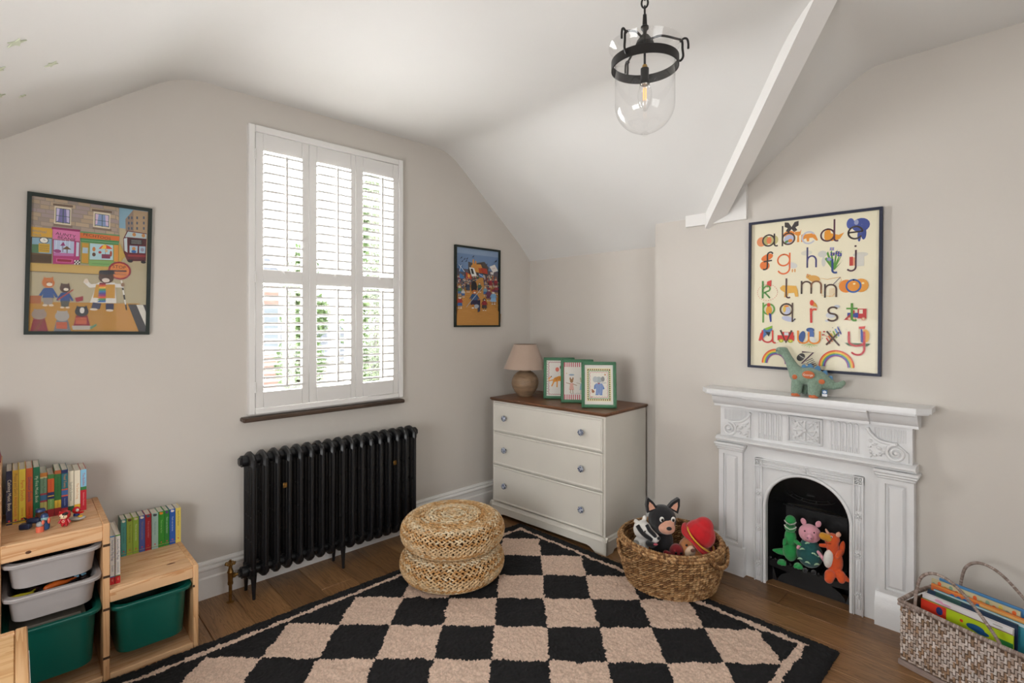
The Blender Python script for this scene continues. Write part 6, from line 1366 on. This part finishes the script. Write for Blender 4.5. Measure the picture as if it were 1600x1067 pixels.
    EL(.32, .61, .018, .022, '#b4b8ce'); EL(.33, .665, .034, .014, '#b4b8ce', -15); EL(.30, .60, .008, .018, '#d9b44c'); EL(.315, .58, .012, .006, '#d9822c'); f = at(.315, .602); ring(f, BR_); S(f, [(R, .034), (R, -.070), (R+.014, -.054)], BR_, .0075)
    EL(.535, .575, .022, .010, '#c98a2c', -60); EL(.515, .56, .010, .016, '#cf3a24'); EL(.53, .595, .016, .010, '#cbbfa8'); f = at(.518, .64); S(f, [(-.006, .034), (-.004, -.038)], '#c4302a', .011); S(f, [(-.004, .012)]+arc(.012, .014, .018, 160, 70, 5), '#cf4a34', .0105)
    EL(.655, .64, .022, .016, '#c4c6cc'); EL(.70, .585, .014, .008, '#b8bcc8'); EL(.63, .675, .010, .006, '#c4c6cc'); f = at(.67, .631); S(f, arc(.002, .017, .022, 40, 240, 10, .018)+arc(-.002, -.019, .024, 60, -140, 12, .019), BR_, .0095)
    A.rect(.845, .60, .905, .66, '#b8282a'); A.rect(.855, .605, .88, .63, '#ddd6c0'); A.rect(.775, .625, .85, .655, '#2f408c'); PO(.765, .655, [(-.01, -.012), (.02, .02), (.02, -.012)], '#a8282a'); A.rect(.81, .61, .825, .63, '#a8282a')
    for u in (.79, .82, .885): EL(u, .662, .009, .009, '#c98a6c'); EL(u, .662, .005, .005, '#e0c4a0')
    f = at(.806, .62); S(f, [(0, .042), (0, -.030)]+arc(.012, -.032, .012, 180, 300, 6), '#4f8a2c', .011); S(f, [(-.022, .018), (.022, .018)], '#4f8a2c')
    # u v w x y
    PO(.13, .78, [(-.03, -.03), (-.02, .012), (0, .04), (.045, .056), (.044, .03), (.01, .0), (-.02, -.034)], '#3f6a9c'); PO(.13, .78, [(-.03, -.03), (-.02, .012), (0, .02), (-.016, -.03)], '#cf3a24'); PO(.13, .77, [(0, .03), (.045, .05), (.044, .035), (.016, .022)], '#7fb02c'); PO(.14, .77, [(.0, .014), (.03, .012), (.02, -.014)], '#1c1c22'); S(at(.19, .81), [(.0, .0), (.03, -.016), (.04, -.010)], '#c98a80', .002)
    f = at(.160, .79); S(f, [(-.028, .036), (-.028, -.004)]+arc(0, -.006, .028, 180, 360, 12, .024)+[(.028, .034)], '#b8282c'); S(f, [(.028, .036), (.028, -.018)]+arc(.040, -.020, .012, 180, 280, 5), '#c8382c')
    A.rect(.285, .752, .375, .795, '#c42a24'); A.rect(.245, .775, .38, .81, '#c42a24'); A.rect(.30, .755, .335, .775, '#cdd2d4')
    for u in (.275, .35): EL(u, .812, .013, .010, '#8fa82c'); EL(u, .812, .007, .006, '#d9c04c')
    S(at(.315, .785), [(-.028, .034), (0, -.032), (.028, .034)], BR_, .010)
    EL(.44, .785, .016, .036, '#34548c', -15); EL(.505, .735, .020, .012, '#34548c'); EL(.51, .765, .016, .028, '#4a6aa8'); EL(.515, .80, .020, .018, '#d4d4cc')
    for k in range(7): S(at(.50, .825), [(0, 0), ((k-3)*.013, -.022+abs(k-3)*.004)], '#8fb04c', .0018)
    f = at(.494, .787); S(f, [(-.054, .036), (-.054, -.004)]+arc(-.027, -.006, .027, 180, 360, 10, .024)+[(0, .030)], '#dd8420'); S(f, [(0, .030), (0, -.004)]+arc(.027, -.006, .027, 180, 360, 10, .024)+[(.054, .034)], '#dd8420')
    for k in range(6): S(at(.64+k*.016, .80-k*.012), [(-.008, .012+.002*k), (.008, -.014)], ['#b8282a', '#d9702c', '#d9b02c', '#7fa82c', '#3a7ac0', '#3a3a8c'][k], .006)
    EL(.60, .765, .005, .004, '#b8282a'); EL(.61, .745, .005, .004, '#b8282a'); S(at(.62, .765), [(-.01, .0), (.03, -.02)], '#cf4a44', .002)
    for k in range(9): EL(.66+.11*math.sin(k*.7+.6)*.9+.02, .755+.045*math.cos(k*1.1), .002, .002, '#2a2a2a')
    f = at(.672, .785); S(f, [(-.026, .034), (.030, -.036)], BR_, .009); S(f, [(.028, .030), (-.028, -.034)], BR_, .009)
    EL(.90, .765, .018, .034, '#d9a030'); PO(.875, .765, [(-.006, .05), (.01, .01), (.010, -.04), (-.004, -.03)], '#2f408c'); S(at(.857, .76), [(0, .05), (0, -.03)], '#b8a488', .002); PO(.87, .72, [(-.01, .008), (.02, .012), (.014, -.004), (-.01, -.002)], '#cf3a30'); PO(.85, .825, [(-.06, .012), (.056, .012), (.04, -.004), (-.04, -.004)], '#3a5a34')
    f = at(.840, .785); S(f, [(-.034, .034), (-.034, -.010)]+arc(-.0, -.010, .034, 180, 350, 12, .026), '#b8242c', .010); S(f, [(.034, .036), (.034, -.05)]+arc(.004, -.052, .030, 0, -140, 10), '#b8242c', .010)
    # rainbows and z
    for cx_, r0, cc in ((.235, .075, .965), (.70, .080, .962)):
        for k, c in enumerate(['#d4402a', '#e08a2c', '#e0c43c', '#6f9c4a', '#3f6aa8', '#8a3f86']):
            r_ = r0-k*.0052; p = A.P(cx_, cc); A.stroke([(p[0]+x, p[1]+y) for x, y in arc(0, 0, r_, 0, 180, 24, r_*1.05)], .0056, c, uv=False)
    EL(.435, .915, .018, .024, '#3a3634', -40)
    for k in range(4): S(at(.43+k*.012, .905+.005*k), [(-.008, .006), (.006, -.008)], '#c9c4b8', .0016)
    for k in range(5): S(at(.50+k*.008, .93+k*.01), [(-.016, -.008), (.016, .010)], '#1e1a1c', .003)
    S(at(.485, .916), [(-.024, .030), (.030, .030), (-.028, -.034), (.03, -.034)], '#4a2440', .008)
    A.rect(.80, .985, .93, .987, '#a89f8a')
dg = M('dark_green_frame', '#0f1d16', .55, var=.05); nv = M('navy_frame', '#0f1733', .5, var=.05)
framed('street_picture', 'large framed illustration of animal shoppers crossing a street by shops, dark green frame', (.262, D, 1.431), 0, .462, .637, .0155, dg, art_street, math.radians(1.1))
framed('parade_picture', 'smaller framed illustration of a marching parade before an orange castle, beside the window', (2.662, D, 1.445), 0, .468, .632, .014, dg, art_parade, math.radians(.3))
framed('alphabet_poster', 'framed cream alphabet poster with letters and animals above the mantel shelf', (B, .912, 1.2195), -PI/2, .652, .850, .0135, nv, art_alpha, math.radians(.5))
bpy.context.view_layer.update()
